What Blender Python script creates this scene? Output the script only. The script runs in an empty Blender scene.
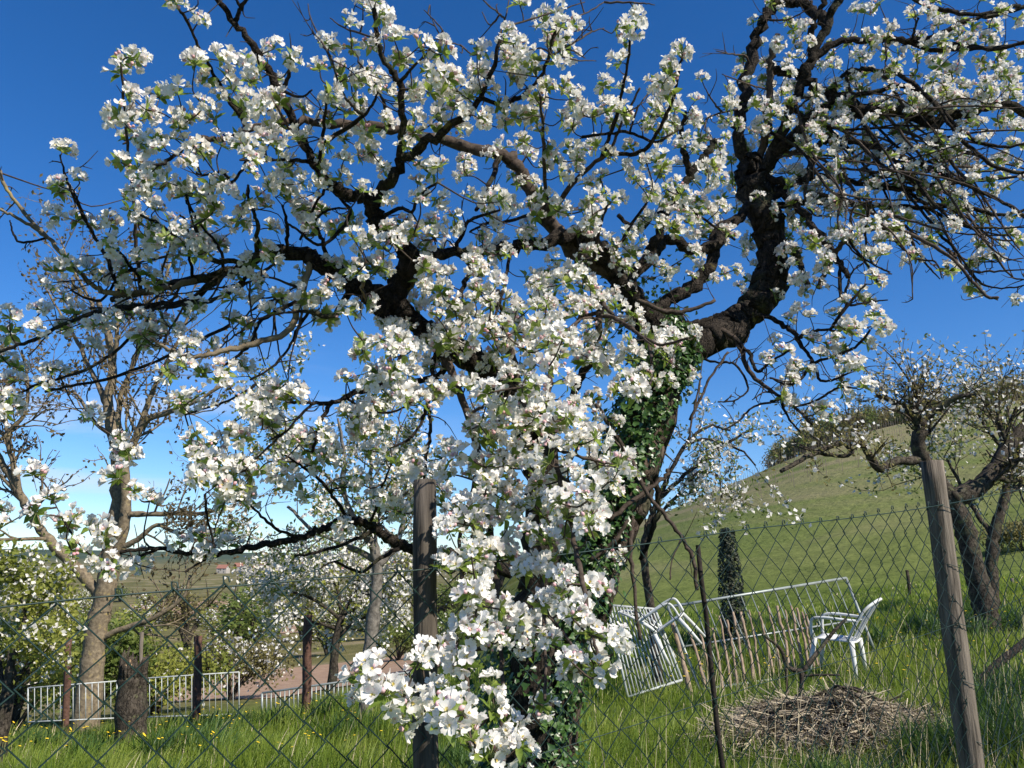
import bpy, math, random
import numpy as np
from mathutils import Vector, Matrix, Quaternion

SC = bpy.context.scene
COL = SC.collection
R = math.radians

# ------------------------------------------------------------------ camera
F = 788.0
PITCH = R(13.3)
EYE = Vector((0.0, 0.0, 1.6))
cam_data = bpy.data.cameras.new('camera')
cam_data.sensor_fit = 'HORIZONTAL'
cam_data.sensor_width = 36.0
cam_data.lens = F / 1024.0 * 36.0
cam_data.clip_start = 0.05
cam_data.clip_end = 9000.0
cam = bpy.data.objects.new('camera', cam_data)
COL.objects.link(cam)
cam.location = EYE
cam.rotation_euler = (R(90) + PITCH, 0, 0)
SC.camera = cam

# ------------------------------------------------------------------ sky, sun, exposure
SUN_EL = R(42)
SUN_AZ = R(127)                     # clockwise from +Y (the viewing direction)
SUN_DIR = Vector((math.sin(SUN_AZ) * math.cos(SUN_EL), math.cos(SUN_AZ) * math.cos(SUN_EL), math.sin(SUN_EL)))
world = bpy.data.worlds.new('World')
SC.world = world
world.use_nodes = True
nt = world.node_tree
bg = nt.nodes['Background']
sky = nt.nodes.new('ShaderNodeTexSky')
sky.sky_type = 'NISHITA'
sky.sun_disc = False
sky.sun_elevation = SUN_EL
sky.sun_rotation = SUN_AZ
sky.altitude = 300
sky.air_density = 0.9
sky.dust_density = 0.0
sky.ozone_density = 4.5
hs = nt.nodes.new('ShaderNodeHueSaturation')
hs.inputs['Saturation'].default_value = 1.28
hs.inputs['Value'].default_value = 1.06
hs.inputs['Hue'].default_value = 0.507
nt.links.new(sky.outputs[0], hs.inputs['Color'])
# thin wisps of cloud low in the west
tcw = nt.nodes.new('ShaderNodeTexCoord'); mpw = nt.nodes.new('ShaderNodeMapping'); mpw.inputs['Scale'].default_value = (3.0, 3.0, 16.0)
nzw = nt.nodes.new('ShaderNodeTexNoise'); nzw.inputs['Scale'].default_value = 1.6; nzw.inputs['Detail'].default_value = 6; nzw.inputs['Distortion'].default_value = 0.5
nt.links.new(tcw.outputs['Generated'], mpw.inputs[0]); nt.links.new(mpw.outputs[0], nzw.inputs['Vector'])
sxw = nt.nodes.new('ShaderNodeSeparateXYZ'); nt.links.new(tcw.outputs['Generated'], sxw.inputs[0])
def mrange(src, a, b, c=0.0, d=1.0):
    m = nt.nodes.new('ShaderNodeMapRange'); m.interpolation_type = 'SMOOTHSTEP'
    for k, v in enumerate((a, b, c, d)): m.inputs[k + 1].default_value = v
    nt.links.new(src, m.inputs[0]); return m.outputs[0]
def mul(a, b):
    m = nt.nodes.new('ShaderNodeMath'); m.operation = 'MULTIPLY'; nt.links.new(a, m.inputs[0]); nt.links.new(b, m.inputs[1]); return m.outputs[0]
cl = mul(mul(mrange(nzw.outputs['Fac'], .45, .70), mrange(sxw.outputs['Z'], .30, .12)), mul(mrange(sxw.outputs['X'], .0, -.35), mrange(sxw.outputs['Z'], -.02, .05, 0, .5)))
mxw = nt.nodes.new('ShaderNodeMix'); mxw.data_type = 'RGBA'; mxw.inputs[7].default_value = (5.6, 5.9, 6.6, 1)
nt.links.new(cl, mxw.inputs[0]); nt.links.new(hs.outputs[0], mxw.inputs[6]); nt.links.new(mxw.outputs[2], bg.inputs['Color'])
bg.inputs['Strength'].default_value = 0.106

sd = bpy.data.lights.new('sun', 'SUN')
sd.energy = 5.0
sd.angle = R(0.53)
sd.color = (1.0, 0.93, 0.80)
so = bpy.data.objects.new('sun', sd)
COL.objects.link(so)
so.location = SUN_DIR * 40
so.rotation_euler = SUN_DIR.to_track_quat('Z', 'Y').to_euler()

SC.view_settings.view_transform = 'Standard'
SC.view_settings.look = 'None'
SC.view_settings.exposure = 0.5
SC.view_settings.gamma = 1.0
SC.cycles.max_bounces = 8
SC.cycles.transparent_max_bounces = 8

# ------------------------------------------------------------------ helpers
CP, SP = math.cos(PITCH), math.sin(PITCH)
def ray(px, py):
    a = (px - 512.0) / F
    b = (384.0 - py) / F
    return Vector((a, CP - b * SP, SP + b * CP))
def at(px, py, Y):
    d = ray(px, py)
    return EYE + d * (Y / d.y)
def mpp(py, Y):                      # metres per pixel at horizontal distance Y
    return Y / ray(512, py).y / F

def tag(o, label=None, cat=None, group=None, kind=None):
    if label: o['label'] = label
    if cat: o['category'] = cat
    if group: o['group'] = group
    if kind: o['kind'] = kind
    return o
def empty(name, loc=(0, 0, 0), rz=0.0):
    o = bpy.data.objects.new(name, None)
    o.empty_display_size = 0.1
    COL.objects.link(o)
    o.location = loc
    o.rotation_euler = (0, 0, rz)
    return o

class MB:
    """collects vertices and faces of ONE mesh"""
    def __init__(s):
        s.V = []; s.Fc = []; s.M = []; s.n = 0
    def add(s, verts, faces, m=0):
        verts = np.asarray(verts, dtype=np.float64).reshape(-1, 3)
        s.V.append(verts)
        for f in faces:
            s.Fc.append([i + s.n for i in f]); s.M.append(m)
        s.n += len(verts)
    def addnp(s, verts, faces, mats):
        """faces: list of tuples, mats: list"""
        s.V.append(np.asarray(verts))
        n = s.n
        s.Fc.extend([[i + n for i in f] for f in faces]); s.M.extend(mats)
        s.n += len(verts)
    def box(s, c, size, rot=None, m=0, taper=1.0):
        hx, hy, hz = size[0] / 2, size[1] / 2, size[2] / 2
        P = [(-hx, -hy, -hz), (hx, -hy, -hz), (hx, hy, -hz), (-hx, hy, -hz),
             (-hx * taper, -hy * taper, hz), (hx * taper, -hy * taper, hz), (hx * taper, hy * taper, hz), (-hx * taper, hy * taper, hz)]
        P = [Vector(p) for p in P]
        if rot is not None: P = [rot @ p for p in P]
        c = Vector(c)
        s.add([tuple(p + c) for p in P], [(3, 2, 1, 0), (4, 5, 6, 7), (0, 1, 5, 4), (1, 2, 6, 5), (2, 3, 7, 6), (3, 0, 4, 7)], m)
    def tube(s, pts, rad, sides=6, m=0, cap=True, rough=0.0, rng=None):
        P = np.array([tuple(p) for p in pts], dtype=float)
        n = len(P)
        if np.isscalar(rad): rad = [rad] * n
        T = np.zeros_like(P)
        T[1:-1] = P[2:] - P[:-2]; T[0] = P[1] - P[0]; T[-1] = P[-1] - P[-2]
        T /= np.maximum(np.linalg.norm(T, axis=1), 1e-9)[:, None]
        a = np.array([0, 0, 1.0]) if abs(T[0][2]) < 0.9 else np.array([1.0, 0, 0])
        u = np.cross(T[0], a); u /= np.linalg.norm(u)
        ang = np.arange(sides) * 2 * math.pi / sides
        V = np.zeros((n, sides, 3)); ridge = rng.normal(0, .55, sides) if rough else None
        for i in range(n):
            u = u - T[i] * np.dot(u, T[i]); nu = np.linalg.norm(u)
            if nu < 1e-6:
                u = np.cross(T[i], [0.3, 0.7, 0.2]); nu = np.linalg.norm(u)
            u = u / nu
            v = np.cross(T[i], u)
            r = np.full(sides, rad[i], dtype=float)
            if rough:
                ridge = ridge * .86 + rng.normal(0, .28, sides)
                r = r * (1 + rough * (ridge * .8 + (rng.random(sides) - 0.5) * .5))
            V[i] = P[i] + (np.cos(ang) * r)[:, None] * u + (np.sin(ang) * r)[:, None] * v
        faces = []
        for i in range(n - 1):
            for k in range(sides):
                k2 = (k + 1) % sides
                faces.append((i * sides + k, i * sides + k2, (i + 1) * sides + k2, (i + 1) * sides + k))
        if cap:
            faces.append(tuple(range(sides - 1, -1, -1)))
            faces.append(tuple((n - 1) * sides + k for k in range(sides)))
        s.add(V.reshape(-1, 3), faces, m)
    def build(s, name, mats, parent=None, smooth=True, origin=None):
        me = bpy.data.meshes.new(name)
        V = np.concatenate(s.V) if s.V else np.zeros((0, 3))
        if origin is not None: V = V - np.array(tuple(origin))
        fl = [len(f) for f in s.Fc]
        me.vertices.add(len(V)); me.vertices.foreach_set('co', V.astype(np.float32).ravel())
        loops = np.fromiter((i for f in s.Fc for i in f), dtype=np.int32)
        me.loops.add(len(loops)); me.loops.foreach_set('vertex_index', loops)
        me.polygons.add(len(fl))
        st = np.zeros(len(fl), dtype=np.int32); st[1:] = np.cumsum(fl)[:-1]
        me.polygons.foreach_set('loop_start', st)
        me.polygons.foreach_set('material_index', np.array(s.M, dtype=np.int32))
        me.polygons.foreach_set('use_smooth', np.full(len(fl), smooth))
        if not isinstance(mats, (list, tuple)): mats = [mats]
        for x in mats: me.materials.append(x)
        me.update(calc_edges=True); me.validate()
        o = bpy.data.objects.new(name, me)
        COL.objects.link(o)
        if origin is not None and parent is None: o.location = tuple(origin)
        if parent is not None: o.parent = parent
        return o

def np_mesh(name, V, Fq, mats, midx=None, parent=None, smooth=False, attr=None):
    """fast mesh from arrays; Fq (n,k)"""
    me = bpy.data.meshes.new(name)
    V = np.asarray(V, dtype=np.float32); Fq = np.asarray(Fq, dtype=np.int32)
    n, k = Fq.shape
    me.vertices.add(len(V)); me.vertices.foreach_set('co', V.ravel())
    me.loops.add(n * k); me.loops.foreach_set('vertex_index', Fq.ravel())
    me.polygons.add(n); me.polygons.foreach_set('loop_start', np.arange(n, dtype=np.int32) * k)
    if midx is not None: me.polygons.foreach_set('material_index', np.asarray(midx, dtype=np.int32))
    me.polygons.foreach_set('use_smooth', np.full(n, smooth))
    if not isinstance(mats, (list, tuple)): mats = [mats]
    for x in mats: me.materials.append(x)
    if attr is not None:
        for an, av in attr.items():
            ca = me.color_attributes.new(an, 'FLOAT_COLOR', 'POINT')
            c = np.ones((len(V), 4), dtype=np.float32); c[:, :av.shape[1]] = av
            ca.data.foreach_set('color', c.ravel())
    me.update(calc_edges=True)
    o = bpy.data.objects.new(name, me)
    COL.objects.link(o)
    if parent is not None: o.parent = parent
    return o

def catmull(pts, sub=6):
    P = [np.array(p, dtype=float) for p in pts]
    if len(P) == 2: 
        return [P[0] + (P[1] - P[0]) * t for t in np.linspace(0, 1, sub + 1)]
    P = [2 * P[0] - P[1]] + P + [2 * P[-1] - P[-2]]
    out = []
    for i in range(1, len(P) - 2):
        p0, p1, p2, p3 = P[i - 1], P[i], P[i + 1], P[i + 2]
        for t in np.arange(sub) / sub:
            out.append(0.5 * (2 * p1 + (p2 - p0) * t + (2 * p0 - 5 * p1 + 4 * p2 - p3) * t * t + (3 * p1 - p0 - 3 * p2 + p3) * t ** 3))
    out.append(P[-2])
    return out

# ------------------------------------------------------------------ materials
def new_mat(name):
    m = bpy.data.materials.new(name); m.use_nodes = True
    t = m.node_tree
    return m, t, t.nodes['Principled BSDF']
def ramp(t, fac, stops):
    r = t.nodes.new('ShaderNodeValToRGB')
    e = r.color_ramp.elements
    while len(e) < len(stops): e.new(0.5)
    for k, (p, c) in enumerate(stops):
        e[k].position = p; e[k].color = (*c, 1)
    t.links.new(fac, r.inputs[0])
    return r.outputs[0]
def noise(t, scale, detail=4, vec=None, rough=0.6, stretch=None):
    n = t.nodes.new('ShaderNodeTexNoise'); n.inputs['Scale'].default_value = scale
    n.inputs['Detail'].default_value = detail; n.inputs['Roughness'].default_value = rough
    tc = t.nodes.new('ShaderNodeTexCoord')
    src = tc.outputs['Object'] if vec is None else vec
    if stretch:
        mp = t.nodes.new('ShaderNodeMapping'); mp.inputs['Scale'].default_value = stretch
        t.links.new(src, mp.inputs[0]); src = mp.outputs[0]
    t.links.new(src, n.inputs['Vector'])
    return n.outputs['Fac']
def mixc(t, fac, a, b):
    m = t.nodes.new('ShaderNodeMix'); m.data_type = 'RGBA'
    if isinstance(fac, float): m.inputs[0].default_value = fac
    else: t.links.new(fac, m.inputs[0])
    for k, v in ((6, a), (7, b)):
        if isinstance(v, tuple): m.inputs[k].default_value = (*v, 1)
        else: t.links.new(v, m.inputs[k])
    return m.outputs[2]
def bump(t, bsdf, h, strength=0.5, dist=0.01):
    b = t.nodes.new('ShaderNodeBump'); b.inputs['Strength'].default_value = strength; b.inputs['Distance'].default_value = dist
    t.links.new(h, b.inputs['Height']); t.links.new(b.outputs[0], bsdf.inputs['Normal'])

def bark(name, dark, light, lichen=None, scale=30, lic=(0.62, 0.72), stretch=None, bs=0.8, plates=0):
    m, t, b = new_mat(name)
    n = noise(t, scale, 6, stretch=stretch)
    c = ramp(t, n, [(0.3, dark), (0.7, light)])
    if lichen:
        n2 = noise(t, 9, 5)
        f = ramp(t, n2, [(lic[0], (0, 0, 0)), (lic[1], (1, 1, 1))])
        c = mixc(t, f, c, lichen)
    hgt = noise(t, scale * 1.6, 5, stretch=stretch)
    if plates:
        vo = t.nodes.new('ShaderNodeTexVoronoi'); vo.feature = 'DISTANCE_TO_EDGE'; vo.inputs['Scale'].default_value = plates
        tc = t.nodes.new('ShaderNodeTexCoord'); mp = t.nodes.new('ShaderNodeMapping'); mp.inputs['Scale'].default_value = (1, 1, .45)
        nz = t.nodes.new('ShaderNodeTexNoise'); nz.inputs['Scale'].default_value = 14
        ad = t.nodes.new('ShaderNodeMix'); ad.data_type = 'RGBA'; ad.blend_type = 'ADD'; ad.inputs[0].default_value = .12
        t.links.new(tc.outputs['Object'], mp.inputs[0]); t.links.new(mp.outputs[0], ad.inputs[6]); t.links.new(nz.outputs['Color'], ad.inputs[7]); t.links.new(ad.outputs[2], vo.inputs['Vector'])
        cr = ramp(t, vo.outputs['Distance'], [(0.0, (0, 0, 0)), (0.09, (1, 1, 1))])
        c = mixc(t, cr, tuple(x * .6 for x in dark), c)
        md = t.nodes.new('ShaderNodeMath'); md.operation = 'MULTIPLY'; t.links.new(cr, md.inputs[0]); t.links.new(hgt, md.inputs[1]); hgt = md.outputs[0]
        n3 = noise(t, 5, 5); f3 = ramp(t, n3, [(.56, (0, 0, 0)), (.70, (.7, .7, .7))])
        c = mixc(t, f3, c, (0.085, 0.09, 0.045))
    t.links.new(c, b.inputs['Base Color'])
    b.inputs['Roughness'].default_value = 0.9
    b.inputs['Specular IOR Level'].default_value = 0.2
    bump(t, b, hgt, bs, 0.012)
    return m
def leafy(name, c1, c2, trans=0.35, scale=2.0, rough=0.5, c3=None, spec=0.3, tcol=1.5):
    m, t, b = new_mat(name)
    n = noise(t, scale, 3)
    st = [(0.32, c1), (0.68, c2)] if c3 is None else [(0.3, c1), (0.5, c2), (0.7, c3)]
    c = ramp(t, n, st)
    t.links.new(c, b.inputs['Base Color'])
    b.inputs['Roughness'].default_value = rough
    b.inputs['Specular IOR Level'].default_value = spec
    tr = t.nodes.new('ShaderNodeBsdfTranslucent')
    g = t.nodes.new('ShaderNodeVectorMath'); g.operation = 'SCALE'; g.inputs['Scale'].default_value = tcol
    t.links.new(c, g.inputs[0]); t.links.new(g.outputs[0], tr.inputs['Color'])
    mx = t.nodes.new('ShaderNodeMixShader'); mx.inputs[0].default_value = trans
    t.links.new(b.outputs[0], mx.inputs[1]); t.links.new(tr.outputs[0], mx.inputs[2])
    t.links.new(mx.outputs[0], t.nodes['Material Output'].inputs['Surface'])
    return m
def plain(name, c, rough=0.5, metal=0.0, vary=0.15, scale=12, spec=0.4, bmp=0.0):
    m, t, b = new_mat(name)
    n = noise(t, scale, 4)
    lo = tuple(x * (1 - vary) for x in c); hi = tuple(min(1, x * (1 + vary)) for x in c)
    t.links.new(ramp(t, n, [(0.3, lo), (0.7, hi)]), b.inputs['Base Color'])
    b.inputs['Roughness'].default_value = rough; b.inputs['Metallic'].default_value = metal
    b.inputs['Specular IOR Level'].default_value = spec
    if bmp: bump(t, b, noise(t, scale * 3, 4), bmp, 0.005)
    return m

M_BARK = bark('apple_bark', (0.008, 0.006, 0.005), (0.055, 0.043, 0.034), (0.20, 0.16, 0.045), 42, (0.64, 0.72), bs=1.0, plates=34)
M_BARKT = bark('apple_trunk_bark', (0.03, 0.022, 0.016), (0.13, 0.095, 0.075), (0.16, 0.15, 0.07), 26, (0.66, 0.74), bs=1.0, plates=26)
M_TWIG = bark('apple_twig_bark', (0.025, 0.018, 0.014), (0.10, 0.075, 0.06), (0.16, 0.14, 0.05), 60, (0.7, 0.76), bs=0.3)
M_PALEBARK = bark('grey_brown_bark', (0.085, 0.066, 0.045), (0.27, 0.215, 0.145), (0.30, 0.23, 0.09), 18, (0.58, 0.70))
M_GREYBARK = bark('pale_grey_bark', (0.06, 0.054, 0.046), (0.24, 0.215, 0.185), None, 20)
M_DARKBARK = bark('dark_fruit_bark', (0.02, 0.016, 0.012), (0.11, 0.09, 0.07), (0.13, 0.14, 0.06), 20, (0.6, 0.72), plates=18)
M_POST = bark('weathered_post_wood', (0.05, 0.041, 0.033), (0.25, 0.21, 0.17), None, 60, stretch=(1, 1, 0.06), bs=0.9)
M_POSTDARK = bark('dark_weathered_post_wood', (0.022, 0.018, 0.015), (0.13, 0.108, 0.088), None, 60, stretch=(1, 1, 0.06), bs=0.5)
M_STAKE = bark('pale_stake_wood', (0.16, 0.11, 0.075), (0.42, 0.32, 0.24), None, 50, stretch=(1, 1, 0.15), bs=0.4)
M_RUST = bark('rusty_iron', (0.05, 0.028, 0.02), (0.15, 0.08, 0.058), None, 40, bs=0.3)
M_CUT = bark('split_wood', (0.16, 0.09, 0.045), (0.45, 0.33, 0.2), None, 30, stretch=(1, 1, 0.2))
M_WIRE = plain('green_plastic_wire', (0.014, 0.036, 0.032), 0.5, 0, 0.25)
M_WHITEPLASTIC = bark('weathered_white_plastic', (0.42, 0.42, 0.38), (0.74, 0.75, 0.75), None, 5, bs=0.05)
M_WHITEMETAL = plain('white_painted_metal', (0.42, 0.44, 0.43), 0.5, 0, 0.35)
M_GREYMETAL = plain('galvanised_metal', (0.30, 0.33, 0.32), 0.45, 0.3, 0.2)
M_IRON = bark('dark_iron', (0.010, 0.008, 0.007), (0.045, 0.035, 0.03), None, 40, bs=0.3)
M_IVY = leafy('ivy_leaf', (0.018, 0.045, 0.012), (0.05, 0.11, 0.025), 0.2, 14, 0.35, (0.10, 0.17, 0.04), 0.5)
M_LEAF = leafy('apple_leaf', (0.08, 0.14, 0.02), (0.18, 0.25, 0.045), 0.45, 22, 0.45, (0.32, 0.36, 0.08), tcol=1.9)
M_GRASS = leafy('grass_blade', (0.095, 0.15, 0.018), (0.18, 0.245, 0.03), 0.42, 1.1, 0.5, (0.30, 0.33, 0.07))
M_DRYGRASS = plain('dry_straw', (0.44, 0.37, 0.25), 0.8, 0, 0.35, 6)
M_STRAWDARK = plain('old_straw', (0.25, 0.205, 0.15), 0.9, 0, 0.4, 8)
M_DANDELION = plain('yellow_flower', (0.75, 0.52, 0.02), 0.6, 0, 0.15)
M_BLOSSOMFAR = leafy('white_blossom_far', (0.66, 0.63, 0.58), (0.82, 0.79, 0.75), 0.3, 3, 0.6, tcol=1.0)
M_LEAFFAR = leafy('spring_leaf_far', (0.09, 0.13, 0.025), (0.18, 0.22, 0.05), 0.36, 1.0, 0.6)
M_LEAFYEL = leafy('yellow_green_leaf', (0.17, 0.20, 0.035), (0.34, 0.34, 0.07), 0.38, 0.8, 0.6)
M_LEAFBROWN = leafy('bronze_young_leaf', (0.10, 0.07, 0.035), (0.20, 0.16, 0.07), 0.35, 1.5, 0.6)
M_LEAFOLIVE = leafy('olive_leaf', (0.12, 0.115, 0.035), (0.25, 0.21, 0.075), 0.35, 0.7, 0.6)

def petal_mat():
    m, t, b = new_mat('apple_petal')
    n = noise(t, 28, 3)
    c = ramp(t, n, [(0.38, (0.88, 0.86, 0.81)), (0.60, (0.87, 0.83, 0.795)), (0.74, (0.83, 0.67, 0.67))])
    t.links.new(c, b.inputs['Base Color'])
    b.inputs['Roughness'].default_value = 0.55
    b.inputs['Specular IOR Level'].default_value = 0.25
    tr = t.nodes.new('ShaderNodeBsdfTranslucent'); t.links.new(c, tr.inputs['Color'])
    mx = t.nodes.new('ShaderNodeMixShader'); mx.inputs[0].default_value = 0.38
    t.links.new(b.outputs[0], mx.inputs[1]); t.links.new(tr.outputs[0], mx.inputs[2])
    t.links.new(mx.outputs[0], t.nodes['Material Output'].inputs['Surface'])
    return m
M_PETAL = petal_mat()
M_STAMEN = plain('stamen_yellow', (0.62, 0.50, 0.14), 0.6, 0, 0.2)
M_BUD = leafy('pink_bud', (0.72, 0.36, 0.40), (0.82, 0.62, 0.62), 0.25, 60, tcol=1.0)
M_STALK = plain('flower_stalk', (0.22, 0.26, 0.09), 0.6, 0, 0.2)

# ------------------------------------------------------------------ terrain
def px_theta(px): return math.degrees(math.atan((px - 512.0) / F / 1.027))
def el(py, Y): return 1.6 + (570.0 - py) / F * Y        # height that appears at row py at distance Y
_RN = [0, 3, 5, 7, 10.5, 13, 25, 40, 60, 100, 200, 280, 500, 900, 1600, 2600, 5000]
_cols = [
 (-180, [0] * 7 + [0, 0, 0, 0, 0, 0, 0, 0, 0, 0]),
 (-90,  [0, -.1, -.1, -.2, -.4, -.6, -1.5, -2.5, -3.5, -5, -8, -9, -9, 0, 30, 40, 0]),
 (px_theta(-200), [0, -.05, 0, 0, -.3, -.7, -2.0, -3.3, -4.6, -6.5, -9, -9, -8.5, 6, 38, 44, 0]),
 (px_theta(100),  [0, 0, 0, 0, -.3, -.8, -2.2, -3.7, -5.2, -7, -9.5, -9.8, -8, 6, 37, 40, 0]),
 (px_theta(300),  [0, 0, 0, .02, -.2, -.6, -2.0, -3.6, -5.0, -6.8, -9.3, -9.8, -8.4, 5, 34, 36, 0]),
 (px_theta(430),  [0, .05, .1, .12, 0, -.3, -1.4, -2.9, -4.2, -5.5, -7, -7, -6, 5, 32, 30, 0]),
 (px_theta(512),  [0, .1, .15, .22, .25, .15, -.2, -.6, -.8, 0, 3.2, 2, 0, 6, 30, 30, 0]),
 (px_theta(580),  [0, .15, .25, .32, .42, .5, .6, .9, 1.8, 4, 8.6, 9, 0, 6, 20, 20, 0]),
 (px_theta(642),  [0, .2, .30, .38, .5, .6, .8, 1.5, 3.4, 7, 13.3, 11, 8, 0, 0, 0, 0]),
 (px_theta(707),  [0, .25, .35, .42, .55, .68, 1.0, 2.2, 5.2, 10.5, 19.6, 17, 14, 0, 0, 0, 0]),
 (px_theta(768),  [0, .3, .4, .46, .62, .78, 1.2, 2.9, 6.8, 13.5, 26, 24, 20, 0, 0, 0, 0]),
 (px_theta(846),  [0, .33, .43, .5, .7, .88, 1.45, 3.7, 8.8, 17.5, 32.8, 32, 26, 0, 0, 0, 0]),
 (px_theta(955),  [0, .36, .48, .58, .84, 1.05, 1.75, 4.6, 10.8, 21, 38.4, 39, 34, 0, 0, 0, 0]),
 (px_theta(1060), [0, .38, .52, .66, .95, 1.2, 2.0, 5.2, 12, 22.5, 40, 42, 38, 0, 0, 0, 0]),
 (80,   [0, .4, .6, .9, 1.5, 2, 5, 9, 14, 24, 40, 42, 40, 0, 0, 0, 0]),
 (180,  [0] * 7 + [0, 0, 0, 0, 0, 0, 0, 0, 0, 0]),
]
_TH = np.array([c[0] for c in _cols]); _TAB = np.array([c[1] for c in _cols], dtype=float)
_RG = np.concatenate([np.linspace(0, 20, 41), np.geomspace(21, 5000, 110)])
_TG = np.linspace(-180, 180, 721)
def _fix(row, px, py, r):
    # scale the far part of a column so that its ridge is seen at row py
    d = ray(px, py); z = 1.6 + d.z / math.hypot(d.x, d.y) * r
    k = row[1][_RN.index(r)]; f = z / k
    for i, rr in enumerate(_RN):
        if rr >= 25: row[1][i] *= 1 + (f - 1) * min(1, (rr - 10) / 60)
for _px, _py in ((580, 541), (642, 526), (707, 500), (768, 475), (846, 449), (955, 427), (1060, 416)):
    for _c in _cols:
        if abs(_c[0] - px_theta(_px)) < 1e-6: _fix(_c, _px, _py, 200)
_TAB = np.array([c[1] for c in _cols], dtype=float)
_L = lambda r: np.log(np.asarray(r) + 2.0)
_Zr = np.array([np.interp(_L(_RG), _L(_RN), row) for row in _TAB])           # (cols, r)
_Z = np.array([np.interp(_TG, _TH, _Zr[:, j]) for j in range(len(_RG))]).T   # (theta, r)
def _blur(A, axis, k):
    w = np.exp(-0.5 * (np.arange(-3 * k, 3 * k + 1) / k) ** 2); w /= w.sum()
    pad = [(0, 0), (0, 0)]; pad[axis] = (3 * k, 3 * k)
    B = np.pad(A, pad, mode='edge')
    return np.apply_along_axis(lambda v: np.convolve(v, w, mode='valid'), axis, B)
_Z = _blur(_blur(_Z, 0, 3), 1, 1)
def ground(x, y):
    x = np.asarray(x, dtype=float); y = np.asarray(y, dtype=float)
    r = np.hypot(x, y); th = np.degrees(np.arctan2(x, y))
    ti = np.clip((th + 180) / 0.5, 0, 719.999); i = ti.astype(int); ft = ti - i
    rj = np.interp(r, _RG, np.arange(len(_RG))); rj = np.clip(rj, 0, len(_RG) - 1.001); j = rj.astype(int); fr = rj - j
    z = (_Z[i, j] * (1 - ft) + _Z[i + 1, j] * ft) * (1 - fr) + (_Z[i, j + 1] * (1 - ft) + _Z[i + 1, j + 1] * ft) * fr
    b = 0.05 * np.sin(x * 1.3 + 0.7 * np.sin(y * 0.9)) * np.sin(y * 1.1) * np.clip(r / 6, 0, 1) * np.clip(3 - r / 20, 0, 1)
    und = np.clip((r - 60) / 80, 0, 1) * np.clip(3 - r / 150, 0, 1) * (0.7 * np.sin(x * 0.06 + 1.0) * np.sin(y * 0.05) + 0.25 * np.sin(x * 0.21) * np.sin(y * 0.17 + x * 0.05))
    return z + b + und
def gz(x, y): return float(ground(x, y))
def on_ground(px, py):
    """the point of the ground seen at a pixel"""
    d = ray(px, py); Y = 2.0; last = Y
    while Y < 3000:
        p = EYE + d * (Y / d.y)
        if p.z <= gz(p.x, p.y): break
        last = Y; Y *= 1.01
    for _ in range(12):
        m = (last + Y) / 2; p = EYE + d * (m / d.y)
        if p.z <= gz(p.x, p.y): Y = m
        else: last = m
    return EYE + d * (Y / d.y)

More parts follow.
